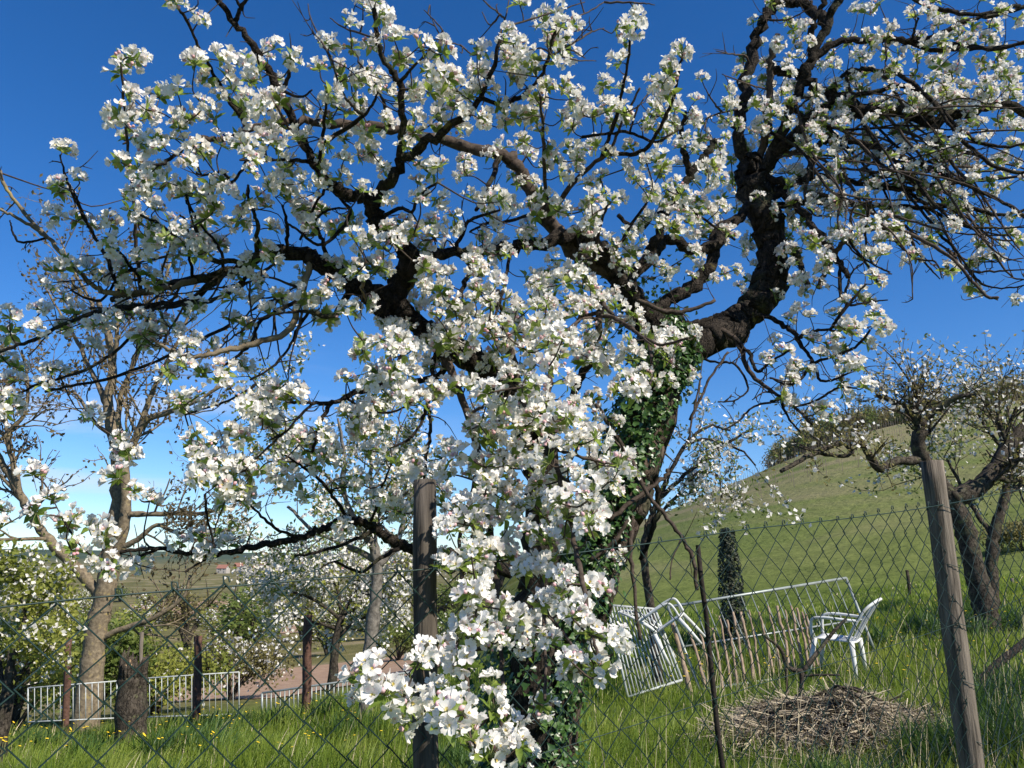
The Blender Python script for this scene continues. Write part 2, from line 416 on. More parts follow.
def build_terrain():
    nr = len(_RG) - 1; ths = np.radians(_TG[:-1]); nt_ = len(ths)
    rr, tt = np.meshgrid(_RG[1:], ths, indexing='ij')
    X = rr * np.sin(tt); Y = rr * np.cos(tt); Z = ground(X, Y)
    V = np.stack([X, Y, Z], -1).reshape(-1, 3)
    V = np.concatenate([V, [[0, 0, 0]]])
    i, k = np.meshgrid(np.arange(nr - 1), np.arange(nt_), indexing='ij'); k2 = (k + 1) % nt_
    Q = np.stack([i * nt_ + k, (i + 1) * nt_ + k, (i + 1) * nt_ + k2, i * nt_ + k2], -1).reshape(-1, 4)
    c = len(V) - 1; kk = np.arange(nt_)
    T = np.stack([np.full(nt_, c), kk, (kk + 1) % nt_, (kk + 1) % nt_], -1)
    T = np.stack([np.full(nt_, c), kk, (kk + 1) % nt_], -1)
    # cover: R = dry grass share, G = forest share, B = scrub share
    r = np.hypot(V[:, 0], V[:, 1]); th = np.degrees(np.arctan2(V[:, 0], V[:, 1]))
    cov = np.zeros((len(V), 3), dtype=np.float32)
    e = (V[:, 2] - 1.6) / np.maximum(r, 1)
    cov[:, 0] = np.clip((r - 16) / 40, 0, 1) * np.clip((th - 3) / 4, 0, 1)
    cov[:, 1] = np.clip((r - 900) / 200, 0, 1)
    cov[:, 2] = np.clip((r - 18) / 10, 0, 1) * np.clip((2 - th) / 6, 0, 1)
    m, t, b = new_mat('meadow_ground')
    at_ = t.nodes.new('ShaderNodeVertexColor'); at_.layer_name = 'cover'
    sep = t.nodes.new('ShaderNodeSeparateColor'); t.links.new(at_.outputs[0], sep.inputs[0])
    n1 = noise(t, 0.5, 6); n2 = noise(t, 0.035, 5); n3 = noise(t, 0.006, 4)
    g = ramp(t, n1, [(0.3, (0.07, 0.105, 0.022)), (0.7, (0.14, 0.175, 0.045))])
    far = ramp(t, n2, [(0.34, (0.105, 0.145, 0.045)), (0.52, (0.165, 0.19, 0.065)), (0.66, (0.28, 0.25, 0.13))])
    # terraces: thin horizontal grassy banks
    tc = t.nodes.new('ShaderNodeTexCoord')
    mp = t.nodes.new('ShaderNodeMapping'); mp.inputs['Scale'].default_value = (0.012, 0.012, 0.55)
    t.links.new(tc.outputs['Object'], mp.inputs[0])
    nb = t.nodes.new('ShaderNodeTexNoise'); nb.inputs['Scale'].default_value = 1.0; nb.inputs['Detail'].default_value = 3
    t.links.new(mp.outputs[0], nb.inputs['Vector'])
    band = ramp(t, nb.outputs['Fac'], [(0.42, (0, 0, 0)), (0.6, (1, 1, 1))])
    far = mixc(t, band, far, (0.25, 0.22, 0.12))
    scr = ramp(t, noise(t, 0.09, 5), [(0.35, (0.09, 0.09, 0.035)), (0.55, (0.16, 0.145, 0.065)), (0.68, (0.26, 0.21, 0.14))])
    fo = ramp(t, n3, [(0.4, (0.035, 0.062, 0.04)), (0.6, (0.06, 0.085, 0.05))])
    c = mixc(t, sep.outputs[0], g, far); c = mixc(t, sep.outputs[2], c, scr); c = mixc(t, sep.outputs[1], c, fo)
    t.links.new(c, b.inputs['Base Color']); b.inputs['Roughness'].default_value = 1.0; b.inputs['Specular IOR Level'].default_value = 0.0
    bump(t, b, noise(t, 1.6, 8), 0.9, 0.25)
    me = bpy.data.meshes.new('ground')
    faces = np.concatenate([Q.ravel(), T.ravel()]).astype(np.int32)
    tot = len(Q) + len(T)
    st = np.concatenate([np.arange(len(Q)) * 4, len(Q) * 4 + np.arange(len(T)) * 3]).astype(np.int32)
    me.vertices.add(len(V)); me.vertices.foreach_set('co', V.astype(np.float32).ravel())
    me.loops.add(len(faces)); me.loops.foreach_set('vertex_index', faces)
    me.polygons.add(tot); me.polygons.foreach_set('loop_start', st)
    me.polygons.foreach_set('use_smooth', np.full(tot, True))
    ca = me.color_attributes.new('cover', 'FLOAT_COLOR', 'POINT')
    c4 = np.ones((len(V), 4), dtype=np.float32); c4[:, :3] = cov
    ca.data.foreach_set('color', c4.ravel())
    me.materials.append(m); me.update(calc_edges=True)
    me.flip_normals()
    o = bpy.data.objects.new('ground', me); COL.objects.link(o)
    tag(o, kind='structure')
build_terrain()

def patch(name, quad, mat, lift, nu=40, nv=14):
    """a field lying on the ground between four seen corners"""
    P = [on_ground(*q) for q in quad]
    V = []; Fq = []
    for j in range(nv + 1):
        for i in range(nu + 1):
            u = i / nu; v = j / nv
            p = (P[0] * (1 - u) + P[1] * u) * (1 - v) + (P[3] * (1 - u) + P[2] * u) * v
            V.append((p.x, p.y, gz(p.x, p.y) + lift))
    for j in range(nv):
        for i in range(nu):
            a = j * (nu + 1) + i
            Fq.append((a, a + 1, a + nu + 2, a + nu + 1))
    o = np_mesh(name, V, Fq, mat, smooth=True)
    return tag(o, kind='structure')
M_SOIL = bark('ploughed_soil', (0.25, 0.155, 0.095), (0.40, 0.265, 0.17), None, 1.5, bs=0.7)
M_PALEPATH = bark('pale_gravel', (0.30, 0.28, 0.24), (0.50, 0.47, 0.42), None, 6, bs=0.4)
patch('ploughed_field', [(150, 702), (470, 655), (470, 628), (150, 676)], M_SOIL, 0.03)
patch('ploughed_field', [(130, 622), (300, 611), (300, 600), (130, 605)], M_SOIL, 0.12)
patch('ploughed_field', [(215, 640), (330, 626), (330, 619), (215, 630)], M_SOIL, 0.1)
patch('footpath', [(895, 641), (948, 633), (948, 629), (895, 636)], M_PALEPATH, 0.03, 20, 4)

# ------------------------------------------------------------------ air over the valley
def build_haze():
    m = bpy.data.materials.new('haze'); m.use_nodes = True; t = m.node_tree
    t.nodes.remove(t.nodes['Principled BSDF'])
    v = t.nodes.new('ShaderNodeVolumePrincipled'); v.inputs['Color'].default_value = (.82, .88, 1.0, 1); v.inputs['Density'].default_value = HAZE; v.inputs['Anisotropy'].default_value = .2
    t.links.new(v.outputs[0], t.nodes['Material Output'].inputs['Volume'])
    b = MB(); b.box((0, 0, 22.0), (10600, 10600, 76)); o = b.build('haze', m, smooth=False)
    tag(o, kind='stuff')
HAZE = 0.00009
build_haze()
# ------------------------------------------------------------------ the big apple tree
rng = np.random.default_rng(7)
rnd = random.Random(7)
TREE_BASE = Vector((0.06, 3.2, gz(0.06, 3.2)))
tree = empty('apple_tree', TREE_BASE)
tag(tree, 'big old apple tree in full white blossom with an ivy-wrapped leaning trunk', 'tree')
tree_inv = Vector(TREE_BASE)

SAMP_P = []       # pixel, Y of every branch sample
SAMP_X = []       # its point in space
def put(px, py, Y, X):
    SAMP_P.append((px, py, Y)); SAMP_X.append(X)

def project(p):
    d = Vector(p) - EYE
    cy = d.y * CP + d.z * SP; cz = -d.y * SP + d.z * CP
    return 512 + F * d.x / cy, 384 - F * cz / cy

def branch(name, pts, r0, r1, mat=None, y0=None, y1=None, sides=6, sub=6, snap=True, rough=0.12, sample=True, label=None, wob=0.0025, bumps=True):
    """pts: pixels (x, y) or (x, y, Y); radii in pixels at both ends"""
    P = [list(p) for p in pts]
    if y0 is None and len(P[0]) == 2 and snap and SAMP_P:
        S = np.array(SAMP_P)
        k = np.argmin((S[:, 0] - P[0][0]) ** 2 + (S[:, 1] - P[0][1]) ** 2)
        if (S[k, 0] - P[0][0]) ** 2 + (S[k, 1] - P[0][1]) ** 2 < 34 ** 2:
            P[0] = [S[k, 0], S[k, 1], S[k, 2]]; y0 = S[k, 2]
        else:
            y0 = y1
    if y0 is None: y0 = P[0][2] if len(P[0]) == 3 else y1
    if y1 is None: y1 = P[-1][2] if len(P[-1]) == 3 else y0
    L = [0.0]
    for a, b in zip(P[:-1], P[1:]): L.append(L[-1] + math.hypot(b[0] - a[0], b[1] - a[1]))
    for p, l in zip(P, L):
        if len(p) == 2: p.append(y0 + (y1 - y0) * l / max(L[-1], 1))
    C = catmull(P, sub)
    n = len(C); X = []; rad = []; bw = 0.0
    for i, c in enumerate(C):
        f = i / max(1, n - 1)
        p = at(c[0], c[1], c[2])
        rp = r0 + (r1 - r0) * f
        r = rp * mpp(c[1], c[2]) * (0.76 if name == 'limb' else 0.9)
        if bumps:
            bw = 0.7 * bw + 0.06 * rng.normal(); r *= 1 + bw
        if 0 < i < n - 1:
            p = p + Vector(rng.normal(0, wob, 3)) * min(3.0, r / 0.008)
        X.append(p); rad.append(r)
        if sample: put(c[0], c[1], c[2], np.array(tuple(p)))
    m = MB()
    m.tube([p - tree_inv for p in X], rad, sides, 0, True, rough, rng)
    o = m.build(name, mat or M_BARK, tree)
    if label: o['label'] = label
    return o

# trunk and limbs -----------------------------------------------------------
branch('trunk', [(523, 960, 3.2), (535, 800, 3.2), (556, 680, 3.2), (592, 580, 3.2), (624, 500, 3.22), (648, 430, 3.25), (668, 365, 3.28), (662, 320, 3.32)],
       36, 22, M_BARKT, sides=18, sub=10, rough=0.1, wob=0.003)
branch('stem', [(522, 940, 3.05), (528, 760, 3.0), (534, 640, 3.0), (541, 540, 3.0), (540, 460, 2.98), (528, 415, 2.95)], 26, 19, M_BARK, sides=12, sub=8, rough=0.1,
       label='dark second stem hidden behind the hanging blossom')
branch('limb', [(528, 415, 2.95), (495, 376, 2.85), (455, 350, 2.75), (422, 330, 2.68), (388, 302, 2.6), (352, 282, 2.55), (312, 258, 2.55), (270, 253, 2.55), (225, 272, 2.6), (170, 286, 2.65), (112, 300, 2.75)],
       19, 4, sides=14, sub=10, rough=0.17)
branch('limb', [(376, 312, 2.6), (402, 284, 2.6), (410, 255), (388, 234), (374, 215), (366, 192, 2.4)], 18, 7, sides=14, sub=10, rough=0.17)
branch('limb', [(662, 345, 3.3), (640, 310, 3.2), (618, 275, 3.1), (592, 245, 3.0), (572, 232, 2.95)], 21, 9, sides=14, sub=10, rough=0.17, y1=2.95)
branch('limb', [(668, 365, 3.28), (700, 342, 3.35), (735, 322, 3.45), (766, 290, 3.5), (773, 250, 3.5), (762, 210, 3.5), (752, 178, 3.5), (754, 164, 3.5)], 23, 17, sides=16, sub=12, rough=0.18)
branch('limb', [(640, 322), (668, 300), (695, 285), (712, 262), (716, 235), (740, 215), (760, 205)], 9, 7, y1=3.5)
branch('limb', [(618, 285), (645, 262), (665, 240), (690, 248), (715, 245), (728, 225)], 8, 8, y1=3.4)
branch('limb', [(645, 262), (660, 230), (672, 205), (690, 175), (706, 155), (716, 141)], 7, 4.5, y1=3.1, label='dark sawn-off branch stub')
branch('branch', [(600, 290), (578, 252), (550, 222), (530, 190), (518, 166), (500, 155), (460, 144), (400, 132), (340, 124), (290, 121), (255, 127), (222, 140), (200, 138)], 9, 3, M_TWIG, y1=2.2, sub=6)
branch('branch', [(410, 262), (440, 252), (475, 250), (512, 248), (545, 242), (575, 235)], 7, 7, y1=2.95)
# upper left
branch('branch', [(368, 196), (345, 194), (322, 178), (308, 152), (290, 112), (272, 78), (256, 50), (235, 22), (212, -6)], 7, 3.2, y1=2.0)
branch('branch', [(236, 24), (241, 8), (255, -8)], 3, 2, y1=2.0)
branch('branch', [(241, 8), (232, -6)], 2, 1.5, y1=2.0)
branch('branch', [(370, 205), (384, 186), (404, 162), (430, 140), (462, 118), (481, 98), (493, 70), (500, 40)], 7, 2, y1=2.1)
branch('branch', [(403, 165), (402, 130), (400, 82), (385, 62), (377, 35), (374, 8)], 4.2, 2.4, y1=2.05)
branch('branch', [(400, 80), (415, 65), (430, 50)], 2.5, 1.2, y1=2.0)
branch('branch', [(306, 150), (287, 125), (276, 105)], 2.6, 1.4, M_TWIG, y1=2.1)
branch('branch', [(318, 170), (322, 140), (326, 108), (328, 85)], 2.3, 1.2, y1=2.0)
branch('branch', [(284, 96), (289, 72), (290, 55)], 2.5, 1.4, y1=1.95)
branch('branch', [(284, 92), (300, 97), (312, 90)], 2.2, 1, y1=2.0)
branch('branch', [(345, 150), (360, 118), (372, 105), (378, 92)], 2.6, 1.2, y1=2.05)
branch('branch', [(363, 112), (352, 105), (340, 88), (332, 60)], 2, 1, y1=2.05)
branch('branch', [(395, 130), (385, 105), (375, 85), (358, 62)], 2, 1, y1=2.1)
branch('branch', [(314, 160), (290, 160), (262, 160), (240, 160)], 2.2, 1, y1=2.05)
branch('branch', [(500, 155), (490, 185), (476, 210)], 3.6, 1.8, y1=2.5)
branch('branch', [(512, 101), (528, 92), (543, 72), (552, 42), (556, 25)], 2.8, 1.5, y0=2.3, y1=2.05)
branch('branch', [(480, 100), (500, 104), (512, 101)], 2.5, 2.5, y1=2.3)
branch('branch', [(548, 225), (545, 180), (543, 130), (540, 95)], 2.6, 1.4, M_TWIG, y1=2.1)
branch('branch', [(552, 218), (580, 175), (610, 150), (622, 122), (640, 88)], 3, 1.5, M_TWIG, y1=2.5)
branch('branch', [(600, 155), (612, 130), (622, 92), (628, 60), (631, 32)], 2.4, 1.4, y1=2.2)
branch('branch', [(622, 170), (640, 152), (660, 128), (674, 96), (680, 66), (685, 50)], 2.6, 1.4, y1=2.3)
branch('branch', [(690, 172), (684, 150), (682, 128), (686, 112)], 4, 2.2, y1=2.9)
branch('branch', [(582, 137), (605, 134), (630, 132), (655, 142), (678, 130)], 1.8, 1.5, y0=2.5, y1=2.6)
branch('branch', [(630, 132), (636, 112), (643, 100)], 1.4, 0.8, y1=2.6)
# left side
branch('branch', [(270, 254), (240, 262), (205, 258), (178, 240), (160, 225), (140, 215)], 3.5, 1.5, y1=2.4)
branch('branch', [(200, 285), (150, 292), (110, 292), (94, 286), (70, 262), (47, 238), (22, 210), (5, 186), (0, 170)], 3.6, 1.6, M_PALEBARK, y1=2.4)
branch('branch', [(46, 238), (30, 225), (10, 214), (-10, 206)], 2.3, 1.2, M_PALEBARK, y1=2.4)
branch('branch', [(40, 245), (20, 242), (12, 230), (10, 220)], 1.6, 0.8, y1=2.4)
branch('branch', [(120, 292), (108, 262), (92, 232), (76, 202), (66, 178), (60, 155)], 2.4, 1.2, y1=2.3)
branch('branch', [(95, 240), (82, 210), (74, 190)], 1.6, 1, y1=2.3)
branch('branch', [(138, 280), (136, 240), (134, 200), (128, 150), (124, 110), (121, 62)], 2.4, 1.2, M_TWIG, y1=2.2)
branch('branch', [(150, 290), (132, 268), (118, 250), (108, 235)], 1.8, 1, y1=2.4)
branch('branch', [(205, 262), (200, 240), (192, 218), (186, 200)], 2.5, 1.2, y1=2.35)
branch('branch', [(190, 270), (188, 242), (186, 222), (180, 215)], 2, 1, y1=2.4)
branch('branch', [(225, 272), (218, 245), (200, 225), (190, 205), (184, 190)], 2.2, 1, y1=2.3)
branch('branch', [(255, 255), (258, 225), (250, 205), (248, 185)], 2.6, 1.3, y1=2.3)
branch('branch', [(285, 255), (288, 228), (282, 205)], 2.6, 1.4, y1=2.35)
branch('branch', [(330, 262), (322, 240), (315, 222), (328, 210), (350, 208)], 2.4, 1.2, y1=2.4)
branch('branch', [(250, 125), (228, 99), (213, 72), (198, 45), (186, 20), (176, 5)], 2.6, 1.3, y1=1.95)
branch('branch', [(222, 140), (195, 140), (180, 150), (165, 163), (150, 165)], 2.6, 1.4, y1=2.15)
branch('branch', [(248, 155), (232, 182), (222, 172), (203, 175), (196, 160)], 1.9, 1, y1=2.2)
branch('branch', [(262, 252), (240, 285), (215, 300), (180, 305), (150, 310)], 3, 1.4, y1=2.5)
branch('branch', [(310, 262), (300, 300), (288, 330), (256, 343), (225, 350), (195, 357), (172, 351), (150, 338)], 4.5, 1.8, M_PALEBARK, y1=2.35)
branch('branch', [(225, 278), (190, 300), (150, 305), (120, 308), (95, 312), (60, 326), (28, 342), (0, 352)], 4, 2, y1=2.5)
branch('branch', [(170, 290), (130, 270), (100, 300), (70, 290)], 2, 1, y1=2.5)
branch('branch', [(230, 325), (190, 345), (155, 362), (110, 378), (75, 385), (45, 392)], 2.4, 1.3, y0=2.5, y1=2.5)
branch('branch', [(140, 330), (110, 355), (80, 372), (40, 384), (15, 395)], 2.2, 1.2, y0=2.6, y1=2.55)
branch('branch', [(290, 300), (262, 320), (250, 345), (225, 365)], 2.4, 1.2, y1=2.5)
branch('branch', [(330, 270), (318, 300), (300, 325), (290, 345), (275, 365), (250, 380)], 2.2, 1.2, y1=2.45)
branch('branch', [(352, 290), (335, 315), (310, 312), (288, 312)], 4.5, 1.6, y1=2.4)
branch('branch', [(368, 315), (362, 292), (364, 280)], 2.4, 1.8, M_PALEBARK, y1=2.3)
# upper middle tangles
branch('branch', [(380, 220), (402, 208), (420, 225), (435, 240)], 2.4, 1.4, y1=2.4)
branch('branch', [(395, 235), (410, 215), (420, 195), (438, 182)], 2.4, 1.2, y1=2.3)
branch('branch', [(350, 218), (330, 190), (318, 200), (300, 240)], 2.2, 1.4, y1=2.4)
branch('branch', [(355, 205), (345, 225), (320, 245), (300, 232), (285, 222)], 2.4, 1.2, y1=2.4)
branch('branch', [(460, 250), (470, 265), (462, 290), (455, 310)], 4, 2, y1=2.5)
branch('branch', [(455, 240), (468, 222), (485, 215), (500, 210)], 2.4, 1.2, y1=2.4)
branch('branch', [(512, 248), (505, 280), (500, 300), (490, 330)], 2.6, 1.4, y1=2.4)
branch('branch', [(530, 222), (505, 222), (485, 224), (470, 232)], 2.4, 1.2, y1=2.5)
branch('branch', [(618, 215), (640, 230), (655, 215), (680, 205), (712, 225), (735, 240)], 2.6, 1.4, y0=3.1, y1=3.3)
branch('branch', [(606, 262), (625, 235), (645, 205), (655, 190)], 2.4, 1.2, y1=2.9)
# knob and the right-hand crown
branch('branch', [(742, 172), (738, 140), (744, 98), (752, 55), (764, 20), (774, 5), (784, 2), (802, 4), (816, 14), (826, 27)], 6.5, 5, y1=3.4, sub=8)
branch('branch', [(764, 178), (768, 130), (768, 90), (772, 55), (778, 34)], 5, 3.6, M_TWIG, y1=3.3, label='dead grey upright snag')
branch('branch', [(762, 182), (778, 142), (798, 92), (811, 58), (826, 26), (838, 2), (848, -16)], 7, 4.5, y1=3.2)
branch('branch', [(814, 50), (812, 25), (822, 6), (828, -10)], 4, 3, y1=3.2)
branch('branch', [(770, 70), (792, 72), (806, 78), (822, 90), (832, 98)], 5, 6, y0=3.4, y1=3.3)
branch('branch', [(766, 180), (790, 140), (815, 115), (835, 100)], 6, 6, y1=3.3)
branch('branch', [(812, 62), (832, 44), (862, 40), (890, 39), (915, 42), (938, 36), (965, 22), (1000, 14), (1040, 2)], 4, 2.4, y1=3.1)
branch('branch', [(832, 98), (862, 110), (900, 111), (930, 120), (968, 112), (1000, 106), (1045, 120)], 7, 5, y1=3.2)
branch('branch', [(832, 98), (838, 80), (855, 70), (880, 70), (908, 80), (935, 105), (960, 138), (985, 160), (1012, 172), (1040, 172)], 3, 1.8, y1=3.0)
branch('branch', [(835, 100), (870, 92), (905, 86), (930, 98), (950, 120), (975, 140), (1005, 147), (1040, 140)], 3.4, 1.8, y1=3.0)
branch('branch', [(764, 185), (800, 182), (812, 165), (816, 148), (830, 140), (865, 144), (900, 156), (930, 168), (962, 182), (1000, 200), (1030, 222)], 5, 2, y1=3.0, sub=8)
branch('branch', [(764, 192), (790, 185), (830, 178), (870, 185), (905, 190), (940, 185), (985, 180), (1035, 175)], 3.6, 1.6, y1=3.2)
branch('branch', [(770, 205), (800, 202), (840, 204), (885, 206), (925, 208), (960, 205), (1000, 215), (1040, 205)], 4, 1.6, y1=3.2)
branch('branch', [(772, 190), (790, 198), (810, 222), (832, 250), (848, 277)], 5, 3, M_BARK, y1=3.1)
branch('branch', [(818, 288), (830, 262), (845, 242), (868, 230), (900, 230), (940, 250), (965, 272), (985, 295), (998, 298)], 3.4, 1.5, M_TWIG, y0=3.2, y1=2.95)
branch('branch', [(773, 250), (790, 245), (800, 262), (808, 285)], 4, 3, y1=3.3)
branch('branch', [(900, 45), (930, 40), (960, 45), (990, 47), (1030, 42)], 2.4, 1.6, y1=3.1)
branch('branch', [(925, 5), (950, 12), (980, 14), (1020, 6)], 2.6, 2, y0=3.1, y1=3.1)
branch('branch', [(905, -5), (935, 8), (958, 12)], 2.2, 1.8, y0=3.1, y1=3.1)
branch('branch', [(905, 52), (935, 50), (965, 48), (1000, 48), (1035, 40)], 2.6, 2, y1=3.05)
branch('branch', [(912, 42), (915, 28), (918, 18)], 1.8, 1, y1=3.0)
# weeping fan of bare twigs at the lower right of the crown
_fan = [((850, 110), (890, 140), (925, 180), (955, 215), (985, 232), (1030, 236)), ((880, 112), (915, 150), (945, 190), (970, 225), (1000, 255), (1022, 262)),
        ((860, 145), (900, 185), (930, 222), (955, 250), (975, 280), (985, 296)), ((885, 206), (915, 235), (940, 245), (962, 258), (990, 262), (1024, 258)),
        ((905, 190), (940, 215), (970, 228), (1000, 240), (1030, 238)), ((930, 120), (950, 160), (985, 200), (1005, 230), (1020, 250)),
        ((870, 205), (890, 235), (915, 258), (935, 262), (942, 278)), ((925, 208), (950, 240), (962, 265), (975, 290), (998, 300)),
        ((900, 156), (935, 205), (965, 225), (995, 228), (1035, 226)), ((960, 205), (985, 240), (1010, 275), (1030, 280)),
        ((815, 115), (850, 150), (880, 185), (900, 225), (920, 245)), ((830, 140), (845, 175), (868, 210), (900, 218), (950, 232), (1010, 236)),
        ((835, 150), (842, 190), (838, 225), (852, 250), (880, 268), (892, 274)), ((800, 140), (830, 165), (862, 170), (905, 175), (950, 165)),
        ((790, 110), (820, 125), (860, 130), (900, 125), (950, 130)), ((790, 160), (825, 155), (860, 160), (905, 172)), ((855, 120), (880, 150), (915, 165), (955, 150), (985, 158)),
        ((812, 165), (805, 195), (815, 215), (840, 215)), ((850, 240), (865, 262), (878, 282)), ((848, 230), (852, 210), (875, 200)),
        ((848, 262), (840, 290), (848, 305), (870, 302), (888, 300)), ((838, 300), (852, 272), (865, 262)), ((868, 195), (865, 235), (872, 262), (890, 272)),
        ((945, 250), (965, 268), (985, 272), (1012, 270), (1030, 270)), ((968, 272), (985, 285), (1010, 288), (1035, 282)), ((905, 232), (925, 262), (940, 279)),
        ((770, 130), (800, 150), (830, 190), (850, 200)), ((795, 100), (810, 150), (835, 180), (855, 225)), ((845, 75), (860, 115), (890, 160), (910, 205)), ((880, 70), (900, 100), (915, 140), (960, 180))]
for k, f in enumerate(_fan):
    branch('branch', list(f), 1.6 + (k % 3) * 0.35, 0.7, M_TWIG if k % 2 else M_BARK, y1=2.9 + 0.5 * rng.random())
for k in range(46):
    a = rng.normal(-0.35, 0.35); px, py = 775 + 180 * rng.random() ** 1.2, 95 + 115 * rng.random()
    L = 60 + 110 * rng.random(); f = [(px, py)]
    for q in range(3):
        a += 0.28 + rng.normal(0, 0.2); px += L / 3 * math.cos(a); py += L / 3 * math.sin(a); f.append((px, py))
    branch('branch', f, 1.5, 0.6, M_TWIG, y1=2.95 + 0.6 * rng.random(), sides=5)
for k in range(26):
    a = rng.normal(2.9, 0.45); px, py = 130 + 230 * rng.random(), 250 + 70 * rng.random()
    L = 50 + 70 * rng.random(); f = [(px, py)]
    for q in range(3):
        a -= 0.15 + rng.normal(0, 0.25); px += L / 3 * math.cos(a); py += L / 3 * math.sin(a); f.append((px, py))
    branch('branch', f, 1.5, 0.6, M_TWIG, y1=2.4 + 0.3 * rng.random(), sides=5)
# right of the trunk, lower spray
branch('branch', [(745, 318), (768, 318), (790, 330), (802, 346), (812, 360)], 3.4, 1.8, y1=3.1)
branch('branch', [(798, 337), (812, 332), (830, 330), (845, 338)], 2.4, 1.4, y1=3.0)
branch('branch', [(838, 318), (852, 300), (866, 284)], 1.8, 1.2, y0=3.05, y1=3.0)
branch('branch', [(830, 330), (838, 318)], 1.8, 1.8, y1=3.05)
branch('branch', [(705, 345), (722, 330), (738, 345), (752, 375), (778, 395), (800, 412), (812, 425)], 3.4, 1.5, M_TWIG, y1=3.0)
branch('branch', [(735, 335), (748, 352), (758, 372), (770, 362), (790, 350)], 2.4, 1.2, y1=3.0)
branch('branch', [(812, 360), (820, 380), (838, 378), (855, 368)], 2, 1.2, y1=2.9)
branch('branch', [(812, 360), (800, 380), (785, 384), (770, 378)], 2, 1.2, y1=2.95)
branch('branch', [(815, 365), (838, 355), (858, 345), (870, 330)], 2, 1.2, y1=2.9)
branch('branch', [(782, 396), (770, 402), (752, 408), (738, 422), (722, 430)], 1.8, 0.9, y1=3.0)
branch('branch', [(700, 375), (715, 362), (735, 365), (748, 388), (735, 400), (718, 402)], 1.6, 0.8, y1=3.0)
branch('branch', [(778, 396), (790, 420), (800, 432)], 1.5, 0.8, y1=3.0)
branch('branch', [(795, 408), (818, 400), (838, 388), (856, 388)], 1.6, 1.0, y1=2.9)
branch('branch', [(690, 420), (702, 395), (712, 375), (728, 352)], 1.8, 1.2, M_TWIG, y0=3.15, y1=3.2)
branch('branch', [(688, 440), (694, 410), (700, 380)], 1.4, 1, M_TWIG, y0=3.12, y1=3.15)
# middle: spokes behind the blossom
branch('branch', [(640, 310), (655, 318), (690, 325), (712, 318)], 4, 3.4, y1=3.35)
branch('branch', [(618, 290), (640, 300), (668, 312), (690, 310), (715, 300)], 3.4, 2, M_TWIG, y1=3.1)
branch('branch', [(540, 450), (560, 420), (575, 390), (590, 360), (598, 330), (600, 300)], 5, 4, y1=2.9)
branch('branch', [(528, 415), (515, 370), (505, 330), (498, 290)], 5, 2.5, y1=2.6)
branch('branch', [(600, 300), (585, 310), (572, 330), (545, 345), (525, 350)], 3, 1.6, M_TWIG, y1=2.3)
branch('branch', [(640, 322), (612, 322), (585, 318), (560, 335)], 2.4, 1.4, M_TWIG, y1=2.3)
branch('branch', [(575, 235), (592, 260), (600, 225), (608, 205)], 2.4, 1.4, y1=2.4)
branch('branch', [(435, 345), (432, 370), (428, 400), (420, 425), (408, 440), (395, 446)], 3, 1.3, y1=2.3)
branch('branch', [(432, 400), (430, 430), (426, 460), (424, 480)], 2.5, 1.6, y1=2.4)
branch('branch', [(420, 335), (405, 350), (395, 365), (388, 372)], 2.4, 1.4, y1=2.2)
branch('branch', [(455, 352), (440, 375), (410, 382), (380, 386), (352, 394), (335, 402), (312, 403), (290, 402)], 4, 2, y1=2.35)
branch('branch', [(332, 404), (322, 420), (316, 440), (312, 452)], 3, 1.4, y1=2.35)
branch('branch', [(312, 403), (298, 418), (285, 432), (270, 440)], 1.8, 1, y1=2.4)
branch('branch', [(345, 398), (365, 410), (392, 412), (412, 402)], 1.6, 1, y1=2.3)
branch('branch', [(256, 384), (240, 395), (215, 405), (185, 415)], 1.6, 1, y0=2.45, y1=2.4)
branch('branch', [(285, 432), (265, 450), (245, 470), (225, 478)], 1.5, 1, y1=2.4)
# low limb that crosses left behind the post
branch('branch', [(535, 575), (500, 565), (460, 556), (418, 549), (390, 538), (370, 526), (348, 519), (330, 526), (300, 538), (256, 547), (225, 553), (195, 555), (160, 548), (120, 552)], 7, 2, y1=2.35, sub=8)
branch('branch', [(375, 536), (345, 543), (318, 552), (295, 556)], 2.6, 1.2, y1=2.5)
branch('branch', [(405, 548), (380, 558), (360, 572), (335, 562), (318, 570)], 2.4, 1.0, y1=2.5)
branch('branch', [(300, 538), (275, 528), (255, 510), (240, 495)], 2, 1, y1=2.4)
branch('branch', [(205, 494), (208, 520), (215, 548)], 1.4, 1.2, y0=2.35, y1=2.4)
branch('branch', [(225, 553), (205, 560), (185, 572)], 1.8, 1, y1=2.4)
branch('branch', [(160, 548), (140, 556), (118, 566), (100, 560), (80, 545), (62, 518)], 1.8, 1.0, y1=2.35)
branch('branch', [(348, 519), (335, 500), (320, 480), (300, 465), (285, 455)], 2.2, 1.0, y1=2.4)
branch('branch', [(370, 526), (378, 500), (385, 480), (392, 462)], 2.0, 1.0, y1=2.4)
